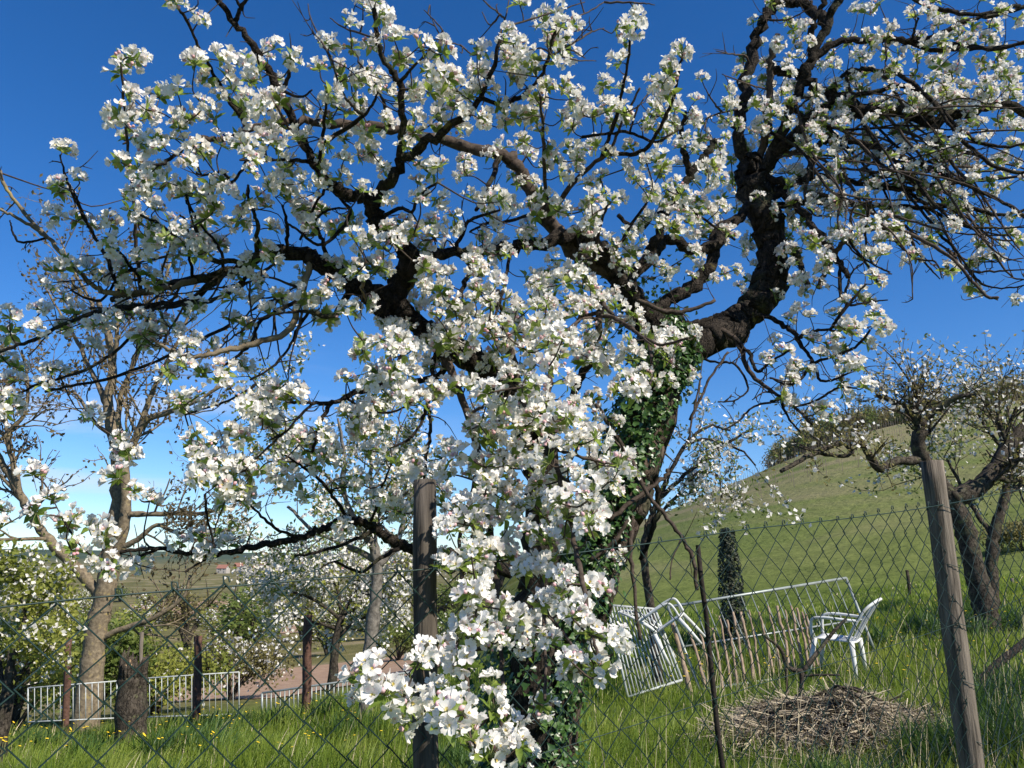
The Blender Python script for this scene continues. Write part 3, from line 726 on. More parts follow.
# blossom-laden branches that hang down over the fence
branch('branch', [(440, 345), (452, 375), (468, 415), (480, 460), (488, 510), (494, 560), (498, 610), (502, 660), (503, 710), (500, 752), (492, 775)], 5, 2.2, M_TWIG, y1=1.42, sub=6)
branch('branch', [(560, 335), (552, 365), (548, 405), (554, 450), (565, 500), (576, 550), (586, 600), (594, 640), (600, 662)], 4, 1.8, M_TWIG, y1=1.5)
branch('branch', [(505, 330), (515, 365), (525, 405), (530, 450), (535, 500), (540, 550), (543, 600), (545, 650), (545, 700)], 4, 1.6, M_TWIG, y1=1.5)
branch('branch', [(480, 460), (470, 500), (460, 540), (462, 580), (470, 620), (468, 660)], 2.6, 1.3, M_TWIG, y1=1.5)
branch('branch', [(500, 640), (478, 650), (450, 668), (430, 682), (412, 692), (396, 700), (382, 692), (370, 676)], 2.6, 1.4, M_TWIG, y1=1.4)
branch('branch', [(470, 655), (468, 685), (472, 715), (468, 745)], 2, 1.2, M_TWIG, y1=1.38)
branch('branch', [(543, 610), (560, 630), (575, 650), (582, 668)], 2, 1.2, M_TWIG, y1=1.5)
branch('branch', [(554, 450), (575, 455), (600, 462), (620, 466)], 2, 1.2, M_TWIG, y1=2.0)
branch('branch', [(560, 478), (578, 490), (596, 498)], 1.8, 1, M_TWIG, y1=1.9)
branch('branch', [(468, 415), (485, 405), (500, 390), (515, 385)], 2, 1, M_TWIG, y1=1.95)
branch('branch', [(600, 300), (610, 312), (620, 322), (638, 334), (652, 345)], 2.4, 1.2, M_TWIG, y1=2.3)
branch('branch', [(640, 322), (650, 350), (652, 370), (650, 385)], 2.4, 1.2, M_TWIG, y1=2.35)
branch('branch', [(576, 315), (600, 315), (622, 322), (640, 335), (662, 345), (688, 338)], 2.6, 1.4, M_TWIG, y1=2.3)
# dead and twisted shoots at the trunk
branch('dead_branch', [(596, 405), (612, 430), (632, 462), (648, 495), (665, 515), (682, 538), (693, 560), (697, 590)], 2.4, 2.2, M_TWIG, y0=2.9, y1=2.75)
branch('dead_branch', [(625, 500), (632, 520), (630, 545), (634, 590), (640, 640)], 3.4, 1.8, M_TWIG, y0=3.1, y1=3.0)
branch('dead_branch', [(655, 470), (658, 500), (655, 525), (640, 560)], 4, 2, M_BARK, y0=3.2, y1=3.3)
branch('dead_branch', [(610, 520), (640, 495), (662, 480), (668, 470)], 3, 2.5, M_TWIG, y0=3.0, y1=3.1)
branch('dead_branch', [(590, 560), (615, 540), (628, 520)], 3, 2, M_TWIG, y0=3.0, y1=3.0)
branch('dead_branch', [(600, 425), (622, 450), (640, 480), (648, 490)], 1.4, 1.2, M_TWIG, y0=2.9, y1=3.0)
branch('dead_branch', [(600, 582), (570, 600), (545, 640), (520, 660)], 3, 2, M_TWIG, y0=3.0, y1=2.8)
branch('dead_branch', [(682, 538), (672, 560), (670, 580)], 1.2, 0.8, M_TWIG, y1=2.75)
# bare twigs against the sky
for f in [((490, 62), (498, 40), (506, 15), (510, -8)), ((508, 20), (497, 12), (485, 2), (478, -10)), ((515, 34), (545, 15), (585, 2)), ((535, 40), (562, 24), (588, 12), (604, 2)),
          ((552, 55), (575, 42), (592, 32), (604, 28)), ((556, 60), (575, 60), (596, 61)), ((553, 52), (570, 50), (585, 58)), ((452, 62), (440, 40), (432, 18)),
          ((455, 60), (446, 38), (436, 22), (424, 10)), ((455, 58), (460, 45)), ((318, 40), (312, 22), (308, 4)), ((362, 42), (345, 28), (330, 18)), ((330, 55), (318, 40), (312, 32)),
          ((760, 66), (745, 56), (730, 54), (716, 51)), ((765, 92), (742, 82), (722, 74)), ((745, 110), (725, 112), (708, 118), (704, 130)), ((722, 114), (712, 100), (705, 88)),
          ((628, -4), (640, 3), (655, 5)), ((770, 22), (785, 20), (800, 14), (812, 8)), ((455, 60), (475, 55), (490, 40)), ((640, 120), (638, 105)), ((552, 58), (540, 48), (530, 52)),
          ((885, 48), (886, 60), (884, 74)), ((500, 15), (490, 25), (482, 12)), ((780, 395), (765, 392), (752, 400))]:
    branch('bare_twig', list(f), 1.3, 0.6, M_TWIG, y1=2.35 if f[0][0] < 700 else 3.1, sides=5)

# ------------------------------------------------------------------ blossom clusters
PT = """60,152 58,186 77,180 120,60 125,98 118,112 130,120 127,130 172,3 198,22 200,66 220,60 225,80 178,95 205,105 176,118 190,118 180,130 225,100 215,120 235,65 245,60 250,85 128,140 145,145 160,150 175,140 168,128 120,165 140,170 150,178 130,180 195,150 220,150 235,140 245,145 187,165 210,180 225,180 240,115 250,100 168,180 184,188 250,170
362,4 375,3 276,52 290,58 262,68 330,45 352,48 372,45 395,42 418,48 440,55 405,62 425,75 320,72 340,75 328,95 362,82 375,85 385,92 395,105 410,90 435,78 415,115 435,118 440,110 300,110 345,112 280,105 262,110 275,128 330,122 368,130 330,145 372,150 280,145 300,140 262,165 285,165 320,160 345,160 360,155 300,185 320,170 340,180 280,185 410,135 405,148 418,165 438,170 460,160 465,175 418,185 480,50 500,45 505,60 478,70 455,85 470,90 465,100 485,95 450,90 498,105 480,118 490,125 505,125 488,155
522,5 555,15 560,30 570,25 548,35 515,40 525,70 535,65 557,62 522,55 520,80 545,92 535,100 530,115 570,100 578,110 575,95 515,115 525,140 548,150 540,130 545,165 570,150 575,160 632,18 628,30 622,60 680,52 672,65 668,75 625,92 610,105 622,115 605,110 655,108 665,98 693,102 675,110 650,115 652,128 690,115 665,130 690,145 695,155 598,145 628,150 640,165 610,160 655,160 635,182 660,175 600,180 590,185 680,165 700,170 740,72 747,85 725,88 735,105 755,105 730,120 752,135 710,180 720,180 675,185 560,175 520,180 535,185 680,150
770,3 806,28 780,45 795,40 800,50 862,15 880,5 888,28 885,35 868,35 915,20 925,12 918,45 930,45 900,55 870,48 860,60 897,62 890,70 850,75 875,75 940,40 955,30 960,50 970,40 985,38 960,20 945,25 1000,10 1010,25 1000,55 1020,55 940,65 950,75 935,80 945,90 925,95 985,90 990,105 975,110 1010,90 1018,100 980,125 985,135 960,100 920,110 915,100 885,110 880,120 870,115 955,140 960,150 945,145 975,175 970,180 940,185 990,185 1000,165 1015,165 1015,130 925,155 850,160 830,155 840,165 865,180 890,175 910,180 820,185 800,175 815,130 790,90 780,95 775,115 785,70 800,60 820,140 850,105 835,85 930,150 905,150 1005,75 1020,20
60,195 62,215 75,222 90,225 108,225 135,195 130,210 135,220 150,225 155,210 145,235 160,240 170,240 145,258 110,245 65,265 55,272 50,290 60,300 88,270 100,280 115,265 120,285 145,275 75,315 60,325 40,310 10,320 8,335 32,330 5,362 20,365 15,380 65,372 50,375 95,350 105,325 115,315 95,325 140,318 150,310 170,260 180,255 205,200 210,215 215,205 225,225 230,235 245,200 240,220 200,240 190,245 220,245 250,265 235,300 250,290 200,310 185,315 175,330 230,320 195,340 210,345 240,335 180,370 170,372 200,375 225,375 245,370 210,365 160,320 140,335 185,345
265,205 285,205 300,210 270,230 320,210 260,250 270,260 340,230 350,220 370,245 362,250 380,265 365,265 330,265 340,270 300,272 330,285 260,280 305,300 330,320 352,310 275,300 385,200 420,200 435,200 400,225 415,235 435,230 425,265 420,275 420,285 440,275 435,290 450,275 440,305 455,310 460,300 378,325 365,340 375,345 395,330 390,340 405,330 410,350 388,370 410,375 425,345 430,365 440,370 450,350 455,340 465,350 480,365 470,200 485,215 490,225 480,235 500,245 475,275 475,290 490,270 505,300 500,290 510,320 500,340 495,350 480,320 460,320 440,330 505,355 510,205 505,210 310,225
515,208 550,210 560,215 540,195 585,205 595,220 610,200 600,195 575,235 620,240 635,255 650,262 590,255 600,235 615,245 575,270 560,275 545,280 540,290 585,280 590,290 570,300 595,300 565,310 540,310 560,320 580,315 520,240 535,245 525,250 615,310 605,325 520,310 530,330 595,340 585,345 570,345 605,355 560,360 580,365 600,370 535,365 545,370 530,380 565,385 520,350 630,340 648,340 655,350 670,335 675,340 693,332 665,360 645,375 655,380 640,385 700,265 695,275 715,275 710,215 720,210 680,210 695,215 660,220 640,225 730,235 735,270 725,275 740,290 745,295 650,200 620,200 745,200 755,200 640,240
775,205 770,210 785,220 795,225 790,250 800,245 775,268 800,280 795,285 805,293 818,288 800,310 790,322 775,340 785,352 770,360 825,208 830,215 840,240 815,245 823,262 830,230 845,232 860,230 820,270 880,210 892,215 892,228 885,240 905,240 880,255 865,262 870,278 875,280 855,298 845,300 950,225 955,200 982,222 1010,235 1018,238 985,260 995,258 970,265 915,258 930,240 960,210 875,315 878,325 850,335 855,330 835,340 825,342 842,350 867,345 855,365 850,370 820,355 835,360 800,370 810,375 795,368 1018,300 810,340 783,395 798,402 823,408 830,412 862,388 845,395 782,398 815,412 793,382
8,395 15,405 3,410 45,388 92,415 36,475 55,502 40,515 0,510 3,530 75,550 80,545 100,530 105,535 90,530 65,525 110,570 132,565 115,460 122,475 135,495 150,500 180,400 175,405 200,395 190,395 205,410 245,400 250,410 230,430 240,440 205,450 200,470 215,465 228,470 235,465 245,485 225,490 240,500 200,480 180,545 200,550 228,545 95,560 70,520
275,390 265,400 285,400 262,420 270,430 360,405 370,410 345,415 352,425 320,430 300,440 305,450 325,440 330,450 370,450 385,455 395,465 260,470 280,460 300,480 285,490 305,495 340,490 350,485 400,400 410,395 420,405 430,400 440,385 395,385 450,390 465,385 480,400 470,430 480,425 490,440 500,410 505,405 495,460 500,470 505,480 475,470 460,460 475,485 485,500 465,510 455,525 450,535 470,545 475,560 460,568 440,570 490,555 495,510 505,500 480,520 410,470 390,500 400,510 440,490 440,460 450,450 375,500 510,450 485,480 495,425 340,525 270,480 290,470
520,395 530,400 545,405 560,415 570,410 590,400 580,415 595,415 550,430 570,425 520,425 535,450 515,445 520,470 515,475 550,465 555,468 580,440 595,440 575,445 590,465 622,465 610,480 600,470 590,490 570,470 600,488 585,500 592,498 555,495 560,505 550,520 520,505 522,515 585,520 588,530 565,535 540,535 545,540 530,530 615,555 550,570 635,385 640,392 655,385 525,570 520,520
475,580 485,570 478,600 470,595 425,655 420,665 440,660 450,665 465,660 475,640 490,640 500,640 460,670 480,680 370,670 360,680 365,700 378,690 385,695 395,715 410,720 405,705 430,690 435,705 445,715 455,705 490,690 490,710 500,730 510,725 495,745 485,760 460,745 470,740 465,755 545,705 535,600 540,610 545,580 580,615 595,590 545,640 550,645 530,650 585,620 588,635 590,660 580,665 595,670 570,660 565,670 600,675 615,640 620,650 610,630 560,595 520,640 515,625 520,745 520,755 500,610"""
PTS = np.array([[float(v) for v in w.split(',')] for w in PT.split()])
S = np.array(SAMP_P); SX = np.array(SAMP_X)
def cluster_depth(px, py):
    d2 = (S[:, 0] - px) ** 2 + (S[:, 1] - py) ** 2
    k = np.argsort(d2)[:14]
    if py > 380 and 420 < px < 640:                      # the hanging curtain is the front layer
        yk = S[k, 2]; return np.percentile(yk, 15)
    w = 1 / (d2[k] + 60)
    return float((S[k, 2] * w).sum() / w.sum())
CP_, CY_ = [], []
for (px, py) in PTS:
    Y = cluster_depth(px, py) + rng.normal(0, 0.06) - 0.04
    CP_.append(tuple(at(px + rng.normal(0, 1.5), py + rng.normal(0, 1.5), Y))); CY_.append(Y)
# a second, deeper scatter inside the crown
for k in range(520):                          # smaller clusters between the others
    j = rng.integers(len(PTS)); px, py = PTS[j] + rng.normal(0, 13, 2)
    if not (120 < px < 1000) or py > 520 or (px > 640 and py > 330): continue
    Y = cluster_depth(px, py) + rng.normal(0.02, 0.10)
    CP_.append(tuple(at(px, py, Y))); CY_.append(Y)
for k in range(140):                          # the middle of the crown
    px, py = 345 + 350 * rng.random(), 190 + 210 * rng.random()
    Y = cluster_depth(px, py) + rng.normal(-0.14, 0.13)
    CP_.append(tuple(at(px, py, Y))); CY_.append(Y)
for k in range(90):                           # the hanging curtain
    py = 400 + 235 * rng.random(); px = 527 + rng.normal(0, 1) * (48 - .06 * (py - 400))
    if px < 440 or px > 622: continue
    Y = cluster_depth(px, py) + rng.normal(0.0, 0.08)
    CP_.append(tuple(at(px, py, Y))); CY_.append(Y)
for k in range(90):
    j = rng.integers(len(PTS)); px, py = PTS[j] + rng.normal(0, 9, 2)
    if py > 560: continue
    Y = CY_[j] + abs(rng.normal(0.22, 0.15))
    CP_.append(tuple(at(px, py, Y))); CY_.append(Y)
for k in range(300):
    px = 690 + 335 * rng.random(); py = 175 + rng.normal(0, 58) - 70 * (px - 690) / 335
    if py > 300: continue
    Y = cluster_depth(px, py) - 0.1 + 0.4 * rng.random()
    CP_.append(tuple(at(px, py, Y))); CY_.append(Y)
CPA = np.array(CP_)
keep = []
NP_ = len(PTS)
for i in list(rng.permutation(NP_)) + list(NP_ + rng.permutation(len(CPA) - NP_)):
    if all(np.sum((CPA[i] - CPA[j]) ** 2) > (0.044 if CPA[i][2] < 1.75 else 0.040 if CPA[i][1] < 2.7 else 0.034) ** 2 for j in keep): keep.append(i)
CPA = CPA[np.array(sorted(keep))]
print('clusters', len(CP_), len(CPA))
NC = len(CPA)

# spur twigs: each cluster is joined to the nearest wood (branches and earlier spurs)
twm = MB()
wood = [SX]; wood_r = [np.full(len(SX), 0.004)]
W = SX.copy(); dist = np.full(NC, 1e9); near = np.zeros(NC, dtype=int)
for i in range(0, NC):
    d = np.linalg.norm(W - CPA[i], axis=1); near[i] = d.argmin(); dist[i] = d.min()
done = np.zeros(NC, bool)
AX = np.zeros((NC, 3))
tv = np.array(tuple(tree_inv))
for step in range(NC):
    i = int(np.where(done, 1e9, dist).argmin()); done[i] = True
    a = W[near[i]]; b = CPA[i]; L = np.linalg.norm(b - a)
    d = (b - a) / max(L, 1e-6)
    ax = d * 0.55 + np.array(tuple(SUN_DIR)) * 0.45 + np.array([0, 0, 0.25]) + rng.normal(0, 0.35, 3)
    AX[i] = ax / np.linalg.norm(ax)
    if L > 0.012:
        mid = (a + b) / 2 + rng.normal(0, 0.10 * L, 3) + np.array([0, 0, -0.06 * L])
        pts = catmull([a, mid, b], 3)
        r0 = 0.0032 if L > 0.08 else 0.0024
        twm.tube([p - tv for p in pts], list(np.linspace(r0, 0.0017, len(pts))), 4, 0, False)
        new = np.array(pts[2:])
        W = np.concatenate([W, new])
        base = len(W) - len(new)
        dd = np.linalg.norm(CPA[:, None, :] - new[None], axis=2)
        kk = dd.argmin(1); mm = dd[np.arange(NC), kk]
        up = (mm < dist) & ~done
        dist[up] = mm[up]; near[up] = base + kk[up]
# fine dead spurs all along the branches
cand = np.where((S[:, 1] < 560))[0]
for k in range(1600):
    j = rng.choice(cand); a = SX[j]
    if S[j, 0] < 700 and rng.random() < 0.45: continue
    L = 0.04 + 0.13 * rng.random() ** 2
    d = rng.normal(0, 1, 3); d[2] += 0.4; d /= np.linalg.norm(d)
    p1 = a + d * L * 0.5 + rng.normal(0, 0.1 * L, 3); p2 = a + d * L + rng.normal(0, 0.22 * L, 3)
    pts = catmull([a, p1, p2], 3)
    twm.tube([p - tv for p in pts], list(np.linspace(0.0026, 0.001, len(pts))), 4, 0, False)
    if rng.random() < 0.6:
        e = rng.normal(0, 1, 3); e /= np.linalg.norm(e)
        q = pts[3]
        twm.tube([q - tv, q - tv + (e + d) * L * 0.25], [0.0018, 0.0009], 4, 0, False)
tag(twm.build('twigs', M_TWIG, tree), kind='stuff')

# one flower, one leaf ------------------------------------------------------
def frame(z):
    z = np.asarray(z, float); z = z / np.linalg.norm(z)
    a = np.array([0, 0, 1.0]) if abs(z[2]) < 0.9 else np.array([1.0, 0, 0])
    x = np.cross(a, z); x /= np.linalg.norm(x)
    return np.stack([x, np.cross(z, x), z], 1)
def flower(mb, c, axis, s, r):
    B = frame(axis); ph = r.random() * 6.28
    openn = 0.75 + 0.35 * r.random() if r.random() < .75 else 0.52 + .1 * r.random()
    for k in range(5):
        an = ph + k * 2 * math.pi / 5 + r.normal(0, 0.09)
        ca, sa = math.cos(an), math.sin(an)
        Lp = 0.0245 * s * (0.9 + 0.2 * r.random()); Wp = 0.0100 * s * (0.8 + 0.35 * r.random())
        tw = r.normal(0, 0.34); e0 = 0.78 / openn; curl = 0.5 + 0.45 * r.normal()
        V = []
        rr, zz = 0.0022 * s, 0.0
        for si, (st, w) in enumerate(((0, .16), (.36, .74), (.74, 1.0), (1.0, .46))):
            el_ = e0 - curl * st
            if si: rr += (st - pst) * Lp * math.cos(el_); zz += (st - pst) * Lp * math.sin(el_)
            pst = st
            for t in (-1, 0, 1):
                lx = rr - (0.0016 * s if (si == 3 and t == 0) else 0); ly = t * w * Wp; lz = zz + 0.0046 * s * t * t * w + tw * ly + r.normal(0, 0.0005)
                x = lx * ca - ly * sa; y = lx * sa + ly * ca
                V.append(c + B @ np.array([x, y, lz]))
        mb.add(V, [(i * 3 + j, i * 3 + j + 1, (i + 1) * 3 + j + 1, (i + 1) * 3 + j) for i in range(3) for j in range(2)], 0)
    # stamens
    V = [c + B @ np.array([0, 0, 0.001])]; Fs = []
    for k in range(9):
        an = k * 0.698; rad = 0.0035 * s * (0.6 + 0.8 * r.random()); h = 0.0085 * s * (0.8 + 0.4 * r.random())
        for dx in (-0.0012, 0.0012):
            V.append(c + B @ np.array([math.cos(an) * rad + dx * math.sin(an), math.sin(an) * rad - dx * math.cos(an), h]))
        Fs.append((0, 1 + 2 * k, 2 + 2 * k))
    mb.add(V, Fs, 1)
def leaf(mb, base, d, up, L, Wd, r, m=0):
    d = d / np.linalg.norm(d); s = np.cross(d, up); s /= max(np.linalg.norm(s), 1e-6); n = np.cross(s, d)
    V = []; fold = 0.25 + 0.3 * r.random(); droop = r.normal(-0.12, 0.25)
    for st, w in ((0, .12), (.3, .85), (.62, .9), (1.0, .06)):
        for t in (-1, 0, 1):
            V.append(base + d * L * st + s * t * w * Wd + n * (abs(t) * w * Wd * fold + droop * L * st * st))
    mb.add(V, [(i * 3 + j, i * 3 + j + 1, (i + 1) * 3 + j + 1, (i + 1) * 3 + j) for i in range(3) for j in range(2)], m)

def make_cluster(seed):
    """flowers of one cluster round the local +Z axis, its leaves as a second mesh"""
    r = np.random.default_rng(100 + seed)
    fm, lm = MB(), MB()
    n = int(r.integers(6, 11))
    for k in range(n):
        pol = (0.12 if k == 0 else 0.55 + 0.75 * r.random()); az = k * 2.4 + r.normal(0, 0.3)
        d = np.array([math.sin(pol) * math.cos(az), math.sin(pol) * math.sin(az), math.cos(pol)])
        h = 0.026 + 0.018 * r.random()
        c = d * h
        ax = d + r.normal(0, 0.25, 3)
        flower(fm, c, ax, 0.76 + 0.24 * r.random(), r)
        mid = d * h * 0.5 + np.array([0, 0, 0.003])
        fm.tube([np.zeros(3), mid, c], [0.0009, 0.0009, 0.0014], 3, 3, False)
    for k in range(int(r.integers(0, 5))):
        pol = 0.6 + 0.7 * r.random(); az = r.random() * 6.28
        d = np.array([math.sin(pol) * math.cos(az), math.sin(pol) * math.sin(az), math.cos(pol)])
        c = d * 0.034
        fm.tube([c - d * .006, c - d * .002, c + d * .004, c + d * .008], [.002, .0058, .0056, .001], 6, 2, True)
        fm.tube([np.zeros(3), c], [0.0009, 0.0009], 3, 3, False)
    for k in range(int(r.integers(5, 10))):
        pol = 0.95 + 0.75 * r.random(); az = k * 1.1 + r.random()
        d = np.array([math.sin(pol) * math.cos(az), math.sin(pol) * math.sin(az), math.cos(pol)])
        leaf(lm, d * 0.004, d, np.array([0, 0, 1.0]) + r.normal(0, 0.3, 3), 0.026 + 0.024 * r.random(), 0.0075 + 0.005 * r.random(), r)
    return fm, lm
NV = 18
VAR = [make_cluster(k) for k in range(NV)]
MF = [M_PETAL, M_STAMEN, M_BUD, M_STALK]
order = np.argsort(CPA[:, 1])              # nearest first
front = order[:100]; rest = order[100:]
meshes = []
def xform(i):
    B = frame(AX[i]); a = rng.random() * 6.28
    Rz = np.array([[math.cos(a), -math.sin(a), 0], [math.sin(a), math.cos(a), 0], [0, 0, 1]])
    return B @ Rz * (0.60 + 0.38 * rng.random()) * (0.86 if CPA[i][1] < 1.75 else 1.0)
protos = []
for k in range(NV):
    fm, lm = VAR[k]
    o = fm.build('blossom_cluster', MF, tree)
    l = lm.build('leaf_tuft', M_LEAF, o)
    protos.append((o, l))
for q, i in enumerate(front):
    k = q % NV
    if q < NV: o, l = protos[k]
    else:
        o = protos[k][0].copy(); COL.objects.link(o); o.parent = tree
        l = protos[k][1].copy(); COL.objects.link(l); l.parent = o
    M = np.eye(4); M[:3, :3] = xform(i); M[:3, 3] = CPA[i] - tv
    o.matrix_local = Matrix(M.tolist())
def merge(idx, which, name, mats):
    Vs, Fs, Ms = [], MB(), []
    big = MB()
    for i in idx:
        k = int(rng.integers(NV)); src = VAR[k][which]
        V = np.concatenate(src.V) @ xform_cache[i].T + (CPA[i] - tv)
        big.addnp(V, src.Fc, src.M)
    return tag(big.build(name, mats, tree), kind='stuff')
xform_cache = {i: xform(i) for i in rest}
merge(rest, 0, 'blossom_clusters', MF)
# leaves get their own scatter on the same spurs
merge(rest, 1, 'leaf_tufts', M_LEAF)

# ------------------------------------------------------------------ ivy on the trunk
iv = MB()
def ivy_leaf(mb, p, n, s, r, m=0):
    B = frame(n); a = r.random() * 6.28
    ca, sa = math.cos(a), math.sin(a)
    V = []
    for (x, y, z) in ((0, -.15, 0), (.42, -.28, .05), (.55, .12, .10), (.22, .5, .03), (0, .95, -.12), (-.22, .5, .03), (-.55, .12, .10), (-.42, -.28, .05), (0, .2, -.05)):
        V.append(p + B @ (np.array([x * ca - y * sa, x * sa + y * ca, z]) * s))
    mb.add(V, [(8, k, (k + 1) % 8) for k in range(8)], m)
IV = catmull([(520, 940, 3.1, 52), (525, 800, 3.1, 52), (528, 700, 3.1, 50), (545, 630, 3.12, 50), (578, 570, 3.15, 42), (607, 510, 3.18, 34), (630, 450, 3.2, 34), (650, 400, 3.23, 34), (668, 355, 3.26, 30), (660, 322, 3.3, 22)], 12)
for k in range(9500):
    f = rng.random() * (len(IV) - 1); i = int(f); c = IV[i] + (IV[min(i + 1, len(IV) - 1)] - IV[i]) * (f - i)
    p0 = np.array(tuple(at(c[0], c[1], c[2]))); rad = c[3] * mpp(c[1], c[2])
    an = rng.random() * 6.28
    out = np.array([math.cos(an), math.sin(an), rng.normal(0, 0.25)])
    # the bark stays bare along the right-hand flank higher up
    if out[0] > 0.68 and out[1] < 0.6 and 390 < c[1] < 575 and rng.random() < 0.9: continue
    rr = rad * (0.80 + 0.40 * rng.random() ** 2)
    p = p0 + out * rr
    nn = out * 0.8 + np.array([0, -0.1, 0.5]) + rng.normal(0, 0.35, 3)
    ivy_leaf(iv, p - tv, nn, 0.015 + 0.013 * rng.random(), rng)
for k in range(500):                       # ivy sprays higher in the fork
    c = at(640 + rng.normal(0, 22), 300 + rng.normal(0, 28), 3.3 + rng.normal(0, .08)); ivy_leaf(iv, np.array(tuple(c)) - tv, rng.normal(0, 1, 3) + np.array([0, -.5, .5]), 0.02, rng)
iv.build('ivy', M_IVY, tree)
# ------------------------------------------------------------------ wire fence
rng = np.random.default_rng(21)
FA = np.array([-0.81, 1.6]); FD = np.array([2.56, 1.8]); FL = float(np.linalg.norm(FD)); FU = FD / FL; FN = np.array([FU[1], -FU[0]])   # FN faces the camera
def fence_pt(s, z=0.0, off=0.0):           # s in metres along the fence from FA
    q = FA + FU * s + FN * off
    return np.array([q[0], q[1], z])
def fence_top(s):
    t = s / FL
    return 1.55 + 0.26 * t + 0.06 * t * t
def fence_s(px):                            # where the fence is crossed at a pixel column
    k = (px - 512) / F / 1.03
    return float((k * FA[1] - FA[0]) / (FU[0] - k * FU[1]))
fence = empty('wire_fence', (float(FA[0]), float(FA[1]), gz(*FA)))
tag(fence, 'green chain-link wire fence on wooden posts in front of the blossoming tree', 'fence')
fb = np.array(tuple(fence.location))
S0, S1, HGT, WM = -1.5, 5.4, 1.46, 0.051
wm = MB()
n_w = int((S1 - S0) / WM)
for i in range(n_w):
    s = S0 + i * WM
    top = fence_top(s); n = int(HGT / WM)
    pts = []
    for j in range(n + 1):
        side = (j + i) % 2
        ss = s + (WM if side else 0.0)
        sag = 0.010 * math.sin(3.1 * s + 5 * j * 0.07) + 0.006 * math.sin(11 * s + j)
        pts.append(fence_pt(ss, top - j * WM + 0.006 * math.sin(7 * s + 0.4 * j), (0.0025 if side else -0.0025) + sag) - fb)
    # little twisted ends above the top wire
    e = pts[0]; d = np.array([FU[0], FU[1], 0]) * (0.012 if (i % 2) else -0.012)
    pts = ([e + d + np.array([0, 0, 0.004]), e + d * 0.7 + np.array([0, 0, 0.016]), e - d * 0.2 + np.array([0, 0, 0.017])] if (i % 2) else []) + pts
    wm.tube(pts, 0.0022, 4, 0, False)
wm.build('wire_mesh', M_WIRE, fence)
for off in (0.0, -0.50, -1.05):
    m = MB()
    m.tube([fence_pt(s, fence_top(s) + off - 0.012 * math.sin(math.pi * ((s * 0.5) % 1.0)), 0.004) - fb for s in np.arange(S0, S1, 0.12)], 0.0019 if off == 0 else 0.0013, 5, 0)
    m.build('tension_wire', M_WIRE, fence)
def fence_post(name, pb, pt_, Y, rpx, mat, sides=12, square=False, lab=None):
    """a post from its foot (extended to the ground) to its top"""
    a = at(*pt_, Y); b = at(*pb, Y); d = (b - a).normalized()
    k = 0
    while (a + d * k).z > gz((a + d * k).x, (a + d * k).y) - 0.15: k += 0.02
    foot = a + d * k
    m = MB(); n = 14; P = []; rad = []
    for i in range(n + 1):
        f = i / n; p = foot + (a - foot) * f
        if 0 < i < n: p = p + Vector(rng.normal(0, 0.002, 3))
        P.append(p - Vector(fb)); rad.append(rpx * mpp(570, Y) * (1.06 - 0.1 * f) * (1.41 if square else 1) * (1 + 0.03 * rng.normal()))
    m.tube(P, rad, 4 if square else sides, 0, True, 0.0 if square else 0.07, rng)
    o = m.build(name, mat, fence, smooth=not square)
    if lab: o['label'] = lab
    return o
sL = fence_s(425); YL = float((FA + FU * sL)[1]) + 0.045
fence_post('fence_post', (425, 768), (425, 480), YL, 12.6, M_POSTDARK, 9, lab='dark squared wooden fence post beside the hanging blossom')
sR = fence_s(950); YR = float((FA + FU * sR)[1]) + 0.05
fence_post('fence_post', (972, 768), (932, 461), YR, 11.2, M_POST, 14, lab='round weathered grey wooden fence post leaning left')
sI = fence_s(706); YI = float((FA + FU * sI)[1]) + 0.02
fence_post('fence_post', (717, 720), (698, 545), YI, 2.7, M_IRON, 5, lab='thin dark iron fence post')
for k in range(5):                          # wire ties round the round post
    z = 0.62 + 0.25 * k
    m = MB(); c = at(932 + (972 - 932) * k / 5, 768 - 61 * k, YR)
    q = at(972 - 8 * k, 740 - 58 * k, YR)
    m.tube([np.array([q.x + 0.055 * math.cos(a), q.y + 0.055 * math.sin(a), q.z + 0.01 * math.sin(a * 2)]) - fb for a in np.linspace(0, 6.28, 14)], 0.0016, 4, 0, False)
    m.build('wire_tie', M_WIRE, fence)

# ------------------------------------------------------------------ helpers for the garden
def tube_thing(name, pix, Y, rpx0, rpx1, mat, label, cat, group=None, to_ground=True, sides=9, rough=0.12, wob=0.004):
    P = [at(p[0], p[1], p[2] if len(p) > 2 else Y) for p in pix]
    if to_ground:
        a, b = P[1], P[0]; d = (b - a).normalized(); k = 0
        while b.z + d.z * k > gz(b.x + d.x * k, b.y + d.y * k) - 0.08 and k < 3: k += 0.02
        P[0] = b + d * k
    C = catmull(P, 6); m = MB(); n = len(C)
    C = [c + rng.normal(0, wob, 3) if 0 < i < n - 1 else c for i, c in enumerate(C)]
    s = mpp(600, Y)
    m.tube(C, [(rpx0 + (rpx1 - rpx0) * i / (n - 1)) * s * (1 + 0.08 * rng.normal()) for i in range(n)], sides, 0, True, rough, rng)
    o = m.build(name, mat, origin=Vector(P[0]))
    return tag(o, label, cat, group)
